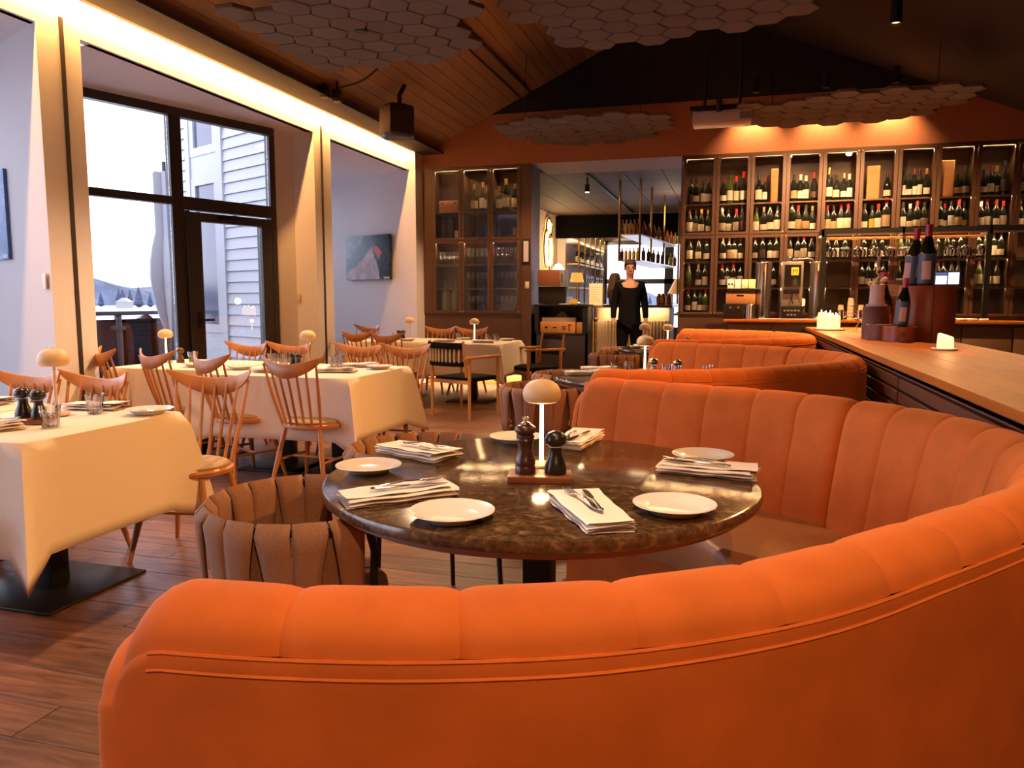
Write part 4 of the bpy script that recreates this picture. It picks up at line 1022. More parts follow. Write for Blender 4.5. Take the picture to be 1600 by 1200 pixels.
# left cabinet contents
MB_ = thing('pine_wine_case', 'flat pine wine case on the top shelf of the corner cabinet', 'box', (-4.21, YB+.16, 2.597))
MB().box(-.155, .155, -.10, .10, 0, .175).build('case', crate, MB_, bev=.003)
for dx in (-.1, .1): MB().box(dx-.018, dx+.018, -.103, -.099, .13, .145).build('slot', blackm, MB_, smooth=0)
for i, (dx, s, lm) in enumerate(((-.06, 1.35, 0), (.07, 1.45, 1), (.15, 1.2, 1))): bottle(-3.76+dx, YB+.12+.04*(i % 2), 2.597, '%s, top middle of corner cabinet' % ORD[i], 'bottles in the corner cabinet', s, 'burg', blglass, LAB[lm], CAP[2])
for i, (dx, s) in enumerate(((-.13, 1.2), (-.02, 1.55), (.12, 1.3))): bottle(-3.30+dx, YB+.12, 2.597, '%s, top right of corner cabinet' % ORD[i], 'bottles in the corner cabinet', s, 'burg', blglass, LAB[1], CAP[2])
bottle(-3.43, YB+.12, 2.192, 'alone before the carafe, corner cabinet', 'bottles in the corner cabinet', 1.05, 'burg', grglass, LAB[3], CAP[2]); bottle(-3.17, YB+.12, 2.192, 'beside the carafe, corner cabinet', 'bottles in the corner cabinet', 1.1, 'bord', grglass, LAB[0], CAP[4])
jarm = mat('dark_jar_glass', (.05, .035, .022), .1, spec=.8)
for i, dx in enumerate((-.10, .0)):
    o = thing('storage_jar', 'dark glass storage jar in the corner cabinet, %s' % ('at the window wall' if i == 0 else 'taller beside the candle'), 'jar', (-4.21+dx, YB+.14, 2.192))
    MB().lathe([(0, 0), (.06, 0), (.062, .2+.06*i), (.05, .24+.06*i), (.04, .25+.06*i), (0, .25+.06*i)], 18).build('body', jarm, o); MB().lathe([(.045, .25+.06*i), (.05, .26+.06*i), (.05, .29+.06*i), (0, .295+.06*i)], 16).build('lid', blackm, o)
tag(MB().lathe([(0, 0), (.035, 0), (.035, .13), (.01, .135), (0, .14)], 14).build('pillar_candle', wax), 'white pillar candle beside the jars in the corner cabinet', 'candle').location = (-4.10, YB+.12, 2.192)
for i, (x, y) in enumerate(((-3.80, .12), (-3.66, .16), (-3.30, .14))):
    o = MB().lathe([(0, 0), (.085, .002), (.09, .02), (.05, .09), (.022, .15), (.018, .22), (.028, .25), (.026, .25), (.016, .22), (.02, .15), (.047, .09), (.085, .02), (0, .006)], 20).build('wine_carafe', tglass); o.location = (x, YB+y, 2.192)
    tag(o, ('wide clear carafe behind the middle door of the corner cabinet', 'clear carafe behind the wide one in the corner cabinet', 'clear carafe between green bottles in the corner cabinet')[i], 'carafe')
demi = mat('pale_green_glass', (.16, .17, .11), .08, spec=.8)
for i, dx in enumerate((-.08, .07)):
    o = MB().lathe([(0, 0), (.068, 0), (.072, .01), (.072, .25), (.05, .31), (.022, .36), (.020, .44), (.028, .445), (.028, .47), (0, .472)], 20).build('glass_demijohn', demi); o.location = (-4.21+dx, YB+.14, 1.102)
    tag(o, 'tall pale glass bottle with cork at the bottom of the corner cabinet, '+('window side' if i == 0 else 'door side'), 'bottle', 'tall glass bottles in the corner cabinet')
WG = [(0, 0), (.033, .001), (.034, .003), (.006, .008), (.0038, .012), (.0038, .085), (.010, .094), (.030, .115), (.038, .145), (.036, .175), (.031, .200), (.0302, .200), (.035, .175), (.037, .145), (.029, .116), (0, .097)]
wg = MB().lathe(WG, 14).mesh('wine_glass', tglass, 60)
for k, dn in ((0, 'first'), (1, 'middle'), (2, 'last')):
    for z, rn in ((1.817, 'upper'), (1.457, 'middle'), (1.102, 'bottom')):
        if k == 0 and z < 1.8: continue
        for ry, rname in ((.09, 'front'), (.20, 'back')):
            n = 5
            for i in range(n):
                x = XL+k*WL+.085+i*(WL-.17)/(n-1)
                o = link('wine_glass', wg, None, (x, YB+ry+random.uniform(-.01, .01), z+.001), None, (1.0, 1.0, .95 if k == 0 else 1.2)); tag(o, 'clear wine glass, %s in the %s row, %s rack shelf, %s corner cabinet door' % (ORD[i], rname, rn, dn), 'glass', 'wine glasses in the corner cabinet')
# ================================================================== BACK BAR
t = thing('back_bar_bench', 'dark wood work bench along the wine cabinet behind the bar', 'bench', (0, 0, 0))
MB().box(-.14, 4.4, 10.42, 10.97, 1.0, 1.035).build('worktop', countertop, t, bev=.004)
MB().box(-.11, 4.35, 10.50, 10.96, 0, 1.0).build('carcass', darkpaint, t, smooth=0)
for k in range(8): MB().box(-.08+k*.55, .45+k*.55, 10.482, 10.50, .12, .96).build('front_panel', mat('brown_bench_front', (.17, .085, .04), .5, rand=.05), t, bev=.003)
ZB = 1.037
def urn(x, label):
    t = thing('coffee_urn', label, 'urn', (x, 10.74, ZB), 0, 'steel coffee urns')
    MB().lathe([(.105, 0), (.105, .05), (.100, .06), (.100, .70), (.104, .71), (.104, .735), (.09, .745), (0, .75)], 28).build('tank', chrome, t, smooth=40)
    MB().tube([(0, -.105, .10), (0, -.15, .10), (0, -.15, .05)], .012, 8).box(-.008, .008, -.165, -.135, .10, .17).build('tap', blackm, t)
    MB().box(-.012, .012, -.112, -.100, .18, .62).build('gauge_strip', mat('dark_gauge', (.05, .035, .03), .3), t)
    MB().box(-.13, .13, -.20, .10, -.001, .012).build('drip_tray', chrome, t)
urn(.35, 'polished steel coffee urn beside the tea box, pine crate side'); urn(1.02, 'polished steel coffee urn on the cup side of the brewer')
t = thing('coffee_brewer', 'grey coffee brewer with yellow badge between two steel urns', 'coffee machine', (.70, 10.72, ZB))
greym = mat('grey_machine_steel', (.33, .27, .24), .4, metal=.5)
MB().loft([[(-.13, -.16, 0), (.13, -.16, 0), (.13, .16, 0), (-.13, .16, 0)], [(-.13, -.17, .74), (.13, -.17, .74), (.13, .16, .74), (-.13, .16, .74)]]).build('body', greym, t, bev=.012)
MB().box(-.10, .10, -.19, -.165, .42, .70).build('control_panel', mat('black_panel', (.012, .010, .010), .25), t, bev=.004)
bd = MB().box(-.02, .07, -.197, -.189, .565, .665).build('badge', mat('yellow_badge', (.85, .48, .03), .5, emit=(1, .55, .03), estr=.5), t, bev=.008)
text(bd, 'M', .085, (.025, -.1985, .615), blackm)
MB().box(-.11, .09, -.20, -.165, .33, .385).build('brew_head', blackm, t, bev=.006)
MB().tube([(0, -.19, .33), (.0, -.2, .24), (.02, -.2, .20)], .008, 6).tube([(0, -.19, .33), (-.03, -.2, .20)], .005, 6).tube([(.05, -.19, .33), (.09, -.2, .25), (.12, -.19, .15)], .004, 6).build('spout', mat('dark_spout', (.08, .06, .05), .3, metal=.7), t)
MB().lathe([(0, .74), (.045, .74), (.045, .80), (.04, .81), (0, .812)], 16, (-.04, 0, 0)).build('filter_lid', chrome, t)
MB().tube([(-.02, 0, .775), (.20, 0, .785), (.255, 0, .765), (.27, 0, .72)], .014, 10).build('water_pipe', chrome, t)
sg = thing('chalk_sign', 'small black sign with chalk writing under the coffee brewer', 'sign', (.70, 10.47, ZB))
MB().box(-.13, .13, -.012, .012, 0, .17).build('board', blackm, sg, bev=.02)
for k in range(2):
    for j in range(5-2*k): MB().box(-.10+k*.04+j*.042, -.072+k*.04+j*.042, -.0135, -.0119, .105-k*.055, .122-k*.055+.004*(j % 2)).build('chalk_stroke', mat('chalk', (.30, .25, .2), .9), sg, smooth=0)
MB().box(-.12, .12, -.02, .02, -.001, .012).build('foot', crate, sg)
t = thing('white_drip_mat', 'white tray mat along the front of the coffee brewer', 'tray', (.72, 10.46, ZB)); MB().box(-.42, .42, -.03, .03, 0, .012).build('mat', porc, t, bev=.004)
# tea crate
t = thing('tea_crate', 'pine tea crate with black tray standing on a black box', 'box', (.065, 10.64, 1.235))
MB().box(-.185, .185, -.11, .11, 0, .145).build('crate', crate, t, bev=.004); MB().box(-.05, .04, -.113, -.109, .10, .118).build('slot', blackm, t, smooth=0)
MB().box(-.175, .19, -.12, .10, .146, .195).build('tray', blackm, t, bev=.004)
tl = [(.80, .72, .60), (.78, .74, .66), (.70, .58, .44), (.78, .70, .30)]
for k in range(4):
    o = thing('tea_packet', 'upright tea packet in the black tray on the crate, %s from the passage' % ORD[k], 'packet', (-.065+k*.09+.0, 10.62, 1.432), 0, 'tea packets')
    M_ = Matrix.Rotation(math.radians(-16), 4, 'X'); MB().box(-.041, .041, -.02, .02, 0, .125, M_).build('packet', mat('tea_packet_%d' % k, tl[k], .7), o, bev=.003)
    if k == 0:
        for dx in (-.02, .02): MB().box(dx-.012, dx+.012, -.022, -.019, .045, .07, M_).build('print', blackm, o, smooth=0)
t = thing('black_box', 'black lidded box with brass studs below the tea crate', 'box', (-.02, 10.64, ZB)); MB().box(-.13, .13, -.12, .12, 0, .196).build('box', blackm, t, bev=.005)
for dx in (-.04, .06): link('stud', boltm, t, (dx, -.121, .15), (PI/2, 0, 0), (1.6, 1.6, 1.6))
t = thing('steel_canister', 'brushed steel canister in front of the black box', 'canister', (.185, 10.56, ZB)); MB().lathe([(0, 0), (.062, 0), (.062, .185), (.058, .19), (.058, .02), (0, .02)], 20).build('can', chrome, t); MB().tube([(.062*math.cos(a), .062*math.sin(a), .188) for a in [2*PI*k/16 for k in range(16)]], .006, 6, True).build('rim', chrome, t)
# cups and jugs
cupm = mat('paper_cup', (.62, .45, .28), .7)
cp = MB().lathe([(0, 0), (.030, 0), (.040, .095), (.042, .098), (.0, .097)], 16).mesh('cup', cupm, 40)
for k, (x, y, n) in enumerate(((1.30, 10.62, 3), (1.42, 10.66, 5), (1.54, 10.62, 3), (1.63, 10.66, 3))):
    for i in range(n):
        o = link('paper_cup', cp, None, (x, y, ZB+.098+i*.045), (PI, 0, 0)); tag(o, 'upturned paper cup, %s from the bench up in stack %s beside the urn' % (ORD[i], ORD[k]), 'cup', 'stacked paper cups')
for k, x in enumerate((1.28, 1.50)):
    t = thing('steel_milk_jug', 'small steel milk jug before the paper cups, '+('urn side' if k == 0 else 'basket side'), 'jug', (x, 10.50, ZB))
    MB().lathe([(0, 0), (.042, 0), (.044, .02), (.036, .09), (.040, .125), (.038, .125), (.034, .09), (0, .02)], 18).build('body', chrome, t); MB().tube([(.038, 0, .11), (.07, 0, .10), (.068, 0, .04), (.042, 0, .03)], .006, 6).build('handle', chrome, t)
for k in range(9):
    o = link('folded_towel', None, None) if False else MB().box(-.05, .05, -.04, .04, 0, .03).build('rolled_towel', mat('white_towel', (.80, .74, .66), .9), None, bev=.014)
    o.location = (2.42+(k % 5)*.12, 10.52+(k//5)*.10, ZB+(0 if k < 9 else .03)); tag(o, 'small rolled white towel on the back bench, %s along, %s row' % (ORD[k % 5], 'front' if k < 5 else 'back'), 'towel', 'rolled towels on the back bench')
# hanging glass rack
t = thing('hanging_glass_rack', 'wooden hanging glass rack over the back bench under the black rail', 'rack', (1.06, 10.72, 2.06))
for yy in (-.10, -.03, .04, .11): MB().box(0, 1.86, yy-.008, yy+.008, .0, .03).build('rail', crate, t, smooth=0)
MB().box(-.03, 2.6, -.14, -.11, .06, .12).build('black_rail', blackm, t, smooth=0)
for xx in (-.03, .9, 1.86): MB().box(xx, xx+.03, -.14, .24, .03, .12).build('bracket', blackm, t, smooth=0)
MB().box(-.03, .03, -.14, -.10, -1.02, .06).build('post', blackm, t, smooth=0); MB().box(1.83, 1.89, -.14, -.10, -1.02, .06).build('post', blackm, t, smooth=0)
big = MB().lathe([(r*1.35, z*1.15) for r, z in WG], 16).mesh('big_wine_glass', tglass, 60)
for ry, rn in ((-.065, 'front'), (.045, 'back')):
    for i in range(11):
        o = link('wine_glass', big, None, (1.13+i*.172+(0 if ry < 0 else .06), 10.72+ry, 2.066), (PI, 0, 0)); tag(o, 'wine glass hanging upside down, %s in the %s row of the wooden rack' % (ORD[i], rn), 'glass', 'hanging wine glasses')
# ================================================================== ON THE COUNTER
ZC = .951
t = thing('candle_tray', 'white tray crowded with burning candles at the far end of the counter', 'candles', (1.02, 9.25, ZC))
MB().lathe([(0, 0), (.15, 0), (.165, .015), (.158, .015), (.145, .006), (0, .006)], 32).build('plate', porc, t)
for k in range(9):
    a = k*.698; r = .095 if k else 0
    hh = random.uniform(.14, .20); c = MB().lathe([(0, .006), (.036, .006), (.035, hh), (.03, hh-.006), (0, hh-.008)], 14, (r*math.cos(a), r*math.sin(a), 0)).build('candle', waxlit, t)
    MB().lathe([(0, hh-.006), (.006, hh+.006), (.005, hh+.018), (0, hh+.032)], 8, (r*math.cos(a), r*math.sin(a), 0)).build('flame', flame, c)
point('candle_light', (1.02, 9.05, 1.25), 5, (1, .55, .2), .06)
t = thing('block_candle', 'single chunky white candle on a small plate on the counter', 'candle', (1.375, 5.80, ZC))
MB().lathe([(0, 0), (.075, 0), (.088, .012), (.082, .014), (.07, .006), (0, .006)], 28).build('plate', porc, t)
MB().loft([[(x*s, y*s, z+(sl*x)) for x, y in ((-.052, -.045), (.045, -.052), (.056, .04), (-.04, .05))] for s, z, sl in ((1, .008, 0), (1.0, .05, 0), (.93, .105, -.30))]).build('wax_block', waxlit, t, smooth=0, bev=.012, seg=3)
point('candle_light', (1.375, 5.72, 1.12), 1.2, (1, .55, .2), .04)
t = thing('wooden_drum', 'tall round mahogany drum holding up bottles on the counter', 'pedestal', (1.56, 7.24, ZC)); MB().lathe([(0, 0), (.216, 0), (.218, .004), (.218, .450), (.214, .456), (0, .456)], 48).build('drum', reddrum, t, smooth=40); MB().box(-.005, .005, -.2195, -.216, .0, .456).build('seam', slatm, t, smooth=0)
t = thing('wooden_riser', 'low rounded mahogany riser under the leaning bottle on the counter', 'pedestal', (1.31, 6.96, ZC)); MB().lathe([(0, 0), (.130, 0), (.130, .118), (.126, .122), (0, .122)], 36).build('riser', reddrum, t, smooth=40); MB().lathe([(0, 0), (.02, 0), (.02, .004), (0, .004)], 12).build('knot', slatm, t).matrix_local = Matrix.Translation((.0, -.130, .06)) @ Matrix.Rotation(PI/2, 4, 'X')
purp = mat('purple_lit_mahogany', (.17, .060, .045), .45, noise=.1, nscale=9)  # mahogany with the purple light on these risers put into its colour
t = thing('wooden_riser', 'medium round riser carrying the white wax figure', 'pedestal', (1.20, 7.42, ZC)); MB().lathe([(0, 0), (.112, 0), (.112, .275), (.108, .28), (0, .28)], 32).build('riser', purp, t, smooth=40)
t = thing('wooden_riser', 'lowest round riser between the wax figure and the leaning bottle', 'pedestal', (1.20, 7.14, ZC)); MB().lathe([(0, 0), (.118, 0), (.118, .128), (.114, .132), (0, .132)], 32).build('riser', purp, t, smooth=40)
# melted wax figure with twisted stick
t = thing('melted_candle', 'melted white pillar candle with a twisted stick on the round riser', 'candle', (1.20, 7.42, ZC+.281))
MB().lathe([(0, 0), (.085, 0), (.088, .018), (.066, .022), (.062, .06), (.060, .15), (.066, .19), (.05, .196), (0, .185)], 24).build('wax', mat('pink_white_wax', (.78, .62, .54), .5), t)
for (dx, z, r) in ((-.06, .20, .024), (.055, .235, .026), (.035, .215, .022), (-.03, .196, .02)): MB().lathe([(0, -r), (r*.8, -r*.6), (r, 0), (r*.8, r*.6), (0, r)], 12, (dx, -.01, z)).build('wax_lump', mat('pink_white_wax', (0, 0, 0)), t, smooth=80)
MB().tube([(.012*math.sin(k*1.1), .012*math.cos(k*1.1), .18+k*.012) for k in range(17)], .011, 6).tube([(0, 0, .36), (0, 0, .44)], .014, 8).build('twisted_stick', mat('pale_twig', (.55, .38, .27), .6), t)
t = thing('wicker_cloche', 'woven dome basket behind the white melted candle', 'basket', (1.42, 7.86, ZC))
wick = mat('grey_wicker', (.34, .23, .18), .8, noise=.3, nscale=60, bump=.4, bscale=120)
MB().lathe([(.16, 0), (.175, .10), (.17, .30), (.15, .42), (.10, .49), (.10, .52), (0, .52)], 26).build('dome', wick, t, smooth=60)
for k in range(11): MB().tube([((.176-.0045*max(0, k-5)*1.0)*math.cos(a), (.176-.0045*max(0, k-5))*math.sin(a), .03+k*.035) for a in [2*PI*i/28 for i in range(28)]], .007, 5, True).build('wicker_hoop', wick, t)
navy = mat('navy_label', (.06, .09, .16), .4); peach = mat('peach_label', (.70, .46, .33), .6)
def magnum(loc, s, label, rz, tilt=(0, 0)):
    t = thing('magnum_bottle', label, 'bottle', loc, 0, 'large display bottles')
    t.rotation_euler = (tilt[0], tilt[1], rz); t.scale = (s, s, s)
    MB().lathe(BURG, 28).build('glass', blglass, t, smooth=50)
    R = .0418
    MB().grid(lambda i, j: (R*math.cos(-PI/2-1.9+3.8*i/20), R*math.sin(-PI/2-1.9+3.8*i/20), (.012, .155)[j]), 21, 2).build('blue_label', navy, t, fix=False)
    MB().grid(lambda i, j: ((R+.0006)*math.cos(-PI/2-.75+1.0*i/8), (R+.0006)*math.sin(-PI/2-.75+1.0*i/8), (.03, .12)[j]), 9, 2).build('front_label', peach, t, fix=False)
    MB().grid(lambda i, j: ((R+.0006)*math.cos(-PI/2+.9+.5*i/5), (R+.0006)*math.sin(-PI/2+.9+.5*i/5), (.05, .11)[j]), 6, 2).build('side_label', LAB[0], t, fix=False)
    MB().lathe([(.0165, .225), (.0152, .291), (.0178, .292), (.0178, .302), (0, .303)], 18).build('capsule', CAP[0], t)
magnum((1.31, 6.94, ZC+.123), 1.30, 'large red capped blue label bottle leaning on the low riser', .2, (0, math.radians(4)))
magnum((1.52, 7.13, ZC+.457), 1.66, 'largest red capped blue label bottle upright on the tall drum', 0)
magnum((1.435, 7.27, ZC+.457), 1.60, 'red capped blue label bottle behind the upright one on the drum', -.7, (0, math.radians(4)))
magnum((1.30, 7.72, ZC), 1.95, 'red capped blue label bottle standing behind the drum next to the wicker dome', -.4)
t = thing('till_tablet', 'small till tablet with lit screen at the rim of the drum', 'tablet', (1.70, 7.22, ZC+.458))
M_ = Matrix.Rotation(math.radians(-14), 4, 'Z') @ Matrix.Rotation(math.radians(-12), 4, 'X')
MB().box(-.10, .10, 0, .012, 0, .125, M_).build('case', mat('blue_black_case', (.02, .03, .07), .4), t, bev=.004)
MB().box(-.09, -.004, -.002, .001, .012, .085, M_).box(.004, .085, -.002, .001, .012, .112, M_).build('screen', mat('lit_screen', (.8, .9, 1), .4, emit=(.78, .88, 1), estr=1.3), t, smooth=0)
MB().box(-.09, -.004, -.002, .001, .092, .112, M_).build('screen_header', mat('screen_header', (.10, .2, .45), .4, emit=(.12, .22, .5), estr=.8), t, smooth=0)
t = thing('wire_egg_basket', 'thin wire stand on the counter beside the candle tray', 'stand', (1.32, 8.95, ZC))
for k in range(6):
    a = k*PI/3; MB().tube([(.10*math.cos(a), .10*math.sin(a), 0), (.04*math.cos(a+.5), .04*math.sin(a+.5), .10), (.09*math.cos(a+.8), .09*math.sin(a+.8), .14)], .003, 5).build('wire', chrome, t)
MB().tube([(.092*math.cos(a), .092*math.sin(a), .14) for a in [2*PI*i/20 for i in range(20)]], .004, 5, True).build('ring', chrome, t)
# ================================================================== CEILING FITTINGS
t = thing('ceiling_speaker', 'dark rounded loudspeaker hung from the sloping ceiling over the pillar', 'speaker', (-3.86, 8.55, 3.37), math.radians(40))
t.scale = (1.35, 1.25, 1.0)
spm = mat('speaker_case', (.030, .019, .013), .45)
prof_ = lambda k: [(-.12*k, -.16), (-.16*k, -.06), (-.165*k, .06), (-.12*k, .16), (.10*k, .11), (.13*k, .0), (.10*k, -.11)]
MB().loft([[(x*s, y*s, z) for x, y in prof_(1)] for s, z in ((.80, -.20), (1, -.17), (1, .14), (.85, .17))]).build('case', spm, t, smooth=0, bev=.012)
MB().grid(lambda i, j: ((-.122-.045*math.sin(PI*i/8))*1.03, -.162+.324*i/8, -.165+.30*j/4), 9, 5).build('grille', mat('speaker_grille', (.11, .068, .038), .6), t, smooth=60)
MB().tube([(0, 0, .17), (0, 0, .30), (.05, .0, .42)], .02, 8).box(-.05, .05, -.06, .06, .15, .19).build('bracket', blackm, t)
for i, (x, y, z) in enumerate(((-4.30, 7.60, 3.46), (-4.22, 7.72, 3.44))):
    t = thing('track_spotlight', 'small black spotlight box under the boards, '+('nearer the cove' if i == 0 else 'joined to the cable'), 'lamp', (x, y, z), .3); MB().box(-.045, .045, -.05, .05, -.02, .10).build('housing', blackm, t, bev=.008); MB().box(-.035, .035, -.04, .04, -.026, -.019).build('diffuser', mat('pale_diffuser', (.5, .36, .2), .5), t, smooth=0)
    MB().tube([(0, 0, .1), (0, 0, cz(x)-z-.01)], .012, 6).build('stem', blackm, t)
tag(MB().tube(catmull([(-4.2, 7.72, 3.56), (-3.9, 7.75, 3.64), (-3.5, 7.6, 3.84), (-3.06, 7.4, cz(-3.06)-.04)], 5), .010, 6).build('hanging_cable', blackm), 'black cable sagging from the spotlight to the conduit', 'cable')
t = thing('ceiling_projector', 'white projector body on a black ceiling mount by the bottle cabinet', 'projector', (-.22, 9.62, 3.33))
MB().box(-.33, .33, -.16, .14, 0, .145).build('body', mat('beige_projector', (.62, .50, .42), .5), t, bev=.012); MB().box(-.36, .36, -.18, .16, .15, .20).build('mount_plate', blackm, t)
MB().box(.20, .34, -.165, -.158, .03, .11).build('vent', mat('grey_vent', (.2, .16, .13), .5), t); MB().tube([(-.2, 0, .2), (-.2, 0, 1.5)], .02, 6).tube([(.2, 0, .2), (.2, 0, 1.4)], .02, 6).build('mount_pole', blackm, t)
t = thing('track_spotlight', 'black cylinder spotlight hanging in front of the projector', 'lamp', (-.25, 9.38, 3.44)); MB().lathe([(.028, 0), (.036, 0), (.036, .13), (0, .13)], 14).build('housing', blackm, t); MB().lathe([(0, .003), (.028, .003), (.028, .01), (0, .01)], 12).build('lens', mat('dim_lens', (.8, .7, .5), .5, emit=(1, .7, .4), estr=1.2), t); MB().tube([(0, 0, .13), (0, 0, 1.55)], .006, 5).build('drop_rod', blackm, t)
# ================================================================== PICTURES ON THE BAY WALLS
def picture_mat(name, kind):
    m = mat(name, (.1, .2, .4), .45); t = m.node_tree; p = t.nodes['Principled BSDF']
    tc = t.nodes.new('ShaderNodeTexCoord'); sp = t.nodes.new('ShaderNodeSeparateXYZ'); t.links.new(tc.outputs['Object'], sp.inputs[0])
    n = t.nodes.new('ShaderNodeTexNoise'); n.inputs['Scale'].default_value = 5; n.inputs['Detail'].default_value = 9; n.inputs['Roughness'].default_value = .7; t.links.new(tc.outputs['Object'], n.inputs['Vector'])
    r = t.nodes.new('ShaderNodeValToRGB'); e = r.color_ramp.elements; t.links.new(n.outputs['Fac'], r.inputs[0])
    if kind == 0:
        e[0].position = .3; e[0].color = (.012, .025, .04, 1); e[1].position = .75; e[1].color = (.16, .26, .36, 1); x = e.new(.5); x.color = (.03, .065, .10, 1)
    else:
        e[0].position = .32; e[0].color = (.05, .14, .42, 1); e[1].position = .72; e[1].color = (.55, .62, .80, 1); x = e.new(.5); x.color = (.10, .24, .58, 1)
    t.links.new(r.outputs[0], p.inputs['Base Color']); return m
wa = math.atan2(.427, -.904)
def pic(label, s0, s1, base, m):
    a = Vector((base[0], base[1], 0)); d = Vector((-.904, .427, 0)); c = a+d*(s0+s1)/2
    t = thing('canvas_picture', label, 'picture', (c.x, c.y, 1.94), wa-PI)      # local +X runs toward the room, -Y faces the room
    w = (s1-s0)/2
    MB().box(-w, w, -.065, -.018, -.345, .345).build('canvas', m, t, bev=.003)
    MB().box(w-.14, w-.01, -.069, -.0655, -.335, -.305).build('name_card', mat('pale_card', (.55, .55, .6), .6), t, smooth=0)
    MB().box(-w+.1, w-.1, -.018, -.0, -.1, .1).build('hanging_batten', oak, t, smooth=0)
    return t, w
t, w = pic('square mountain painting with a red flash hung on the far picture wall', .545, 1.649, (-4.597, 10.712), picture_mat('mountain_painting', 0))
mt = picture_mat('mountain_paint', 0); rmp = [nd for nd in mt.node_tree.nodes if nd.type == 'VALTORGB'][0].color_ramp.elements
for q, c in zip(rmp, ((.10, .10, .16, 1), (.38, .24, .27, 1), (.66, .55, .60, 1))): q.color = c
MB().add([(-w+.005, -.0672, -.34), (w*.55, -.0672, -.34), (w*.54, -.0672, -.20), (w*.30, -.0672, .05), (w*.24, -.0672, .19), (w*.02, -.0672, .08), (-w*.45, -.0672, -.12), (-w+.02, -.0672, -.22)], [tuple(range(8))]).build('painted_mountain', mt, t, smooth=0, fix=False)
MB().add([(w*.30, -.0676, .14), (w*.36, -.0676, .17), (w*.5, -.0676, .16), (w*.62, -.0676, .09), (w*.72, -.0676, .06), (w*.6, -.0676, .055), (w*.56, -.0676, -.02), (w*.42, -.0676, .05)], [tuple(range(8))]).build('painted_flash', mat('red_paint', (.62, .035, .015), .5), t, smooth=0, fix=False)
pic('blue sea painting cut off by the frame on the near picture wall', .72, 1.75, (-4.757, 4.44), picture_mat('sea_painting', 1))
# ================================================================== SIDEBOARD AND PASSAGE
t = thing('serving_sideboard', 'tall black serving sideboard with an open niche in the passage', 'sideboard', (-2.86, 11.06, 0))
MB().box(0, .80, 0, .03, 0, .78).box(0, .06, 0, .42, .78, 1.19).box(.72, .80, 0, .42, .78, 1.19).box(0, .8, .39, .42, 0, 1.19).box(0, .03, 0, .42, 0, .8).box(.77, .8, 0, .42, 0, .8).box(.03, .77, .02, .40, .76, .79).build('carcass', blackm, t, smooth=0)
MB().box(-.01, .81, -.015, .43, 1.19, 1.215).build('top', blackm, t, bev=.004)
for a in (.04, .41): MB().box(a, a+.355, -.012, .0, .05, .75).build('door', mat('black_door', (.018, .014, .013), .4), t, bev=.004)
t = thing('wine_crate', 'branded pine wine crate with papers in the sideboard niche', 'crate', (-2.47, 11.20, .792))
MB().box(-.31, .22, -.10, .10, 0, .165).box(.235, .36, -.09, .10, 0, .16).build('case', crate, t, bev=.003); MB().box(-.30, .21, -.04, .02, .165, .23).build('papers', cloth, t, smooth=0); MB().add([(-.2, 0, .16), (.2, 0, .16), (.10, 0, .23), (.02, 0, .32), (-.04, 0, .30)], [(0, 1, 2, 3, 4)]).build('leaflet', mat('olive_leaflet', (.22, .18, .08), .7), t, solid=.003)
MB().tube([(.05+.025*math.cos(a), -.102, .08+.025*math.sin(a)) for a in [2*PI*k/14 for k in range(14)]], .006, 5, True).box(-.24, -.20, -.103, -.099, .07, .10).box(-.12, -.06, -.103, -.099, .075, .09).box(.12, .135, -.103, -.099, .03, .13).box(.105, .17, -.103, -.099, .115, .13).build('burned_stamp', blackm, t, smooth=0)
t = thing('wooden_speaker_box', 'brown wooden radio box raised above the black screen on the sideboard', 'radio', (-2.62, 11.24, 1.49)); MB().box(-.21, .12, -.12, .12, 0, .235).build('case', mat('reddish_box', (.22, .075, .03), .45), t, bev=.006); MB().box(.121, .20, -.12, .12, 0, .235).build('side_cover', mat('grey_cover', (.22, .19, .18), .6), t, bev=.004); MB().box(.15, .165, -.124, -.118, .05, .18).build('slot', blackm, t)
t = thing('till_screen', 'black till screen with its back to us on the sideboard', 'screen', (-2.62, 11.20, 1.216)); MB().loft([[(-.21, -.03, 0.01), (.20, -.03, .01), (.20, .05, .01), (-.21, .05, .01)], [(-.22, .0, .265), (.225, .0, .265), (.225, .10, .265), (-.22, .10, .265)]]).build('housing', blackm, t, bev=.006); MB().box(-.1, .1, -.05, .1, 0, .012).build('foot', blackm, t)
t = thing('yellow_box', 'small yellow box beside the till screen', 'box', (-2.30, 11.18, 1.216)); MB().box(-.06, .06, -.05, .05, 0, .075).build('box', mat('yellow_card', (.75, .48, .05), .6), t, bev=.006); MB().box(-.061, .061, -.051, .051, .055, .062).build('lid_line', mat('dark_yellow', (.4, .25, .03), .6), t)
t = thing('paper_menu_pad', 'white menu pad lying on the edge of the sideboard', 'pad', (-2.40, 11.10, 1.216)); MB().box(-.08, .08, -.04, .04, 0, .012).build('pages', porc, t); MB().box(-.08, .08, .03, .04, .011, .016).build('binding', blackm, t)
o = thing('framed_photo', 'small dark framed photo at the passage corner beside the glass cabinet', 'picture', (-2.975, 10.985, 1.99)); MB().box(-.055, .055, 0, .014, -.18, .18).build('frame', blackm, o, bev=.004); MB().box(-.038, .038, -.003, .001, -.15, .15).build('photo', mat('pale_photo', (.5, .45, .5), .4), o)
o = thing('light_switch', 'pale switch below the framed photo at the passage corner', 'switch', (-2.96, 10.992, 1.50)); MB().box(-.03, .03, 0, .01, -.05, .05).build('plate', mat('cream_plastic', (0, 0, 0)), o, bev=.003); MB().box(-.012, .012, -.005, .001, -.02, .02).build('rocker', porc, o)
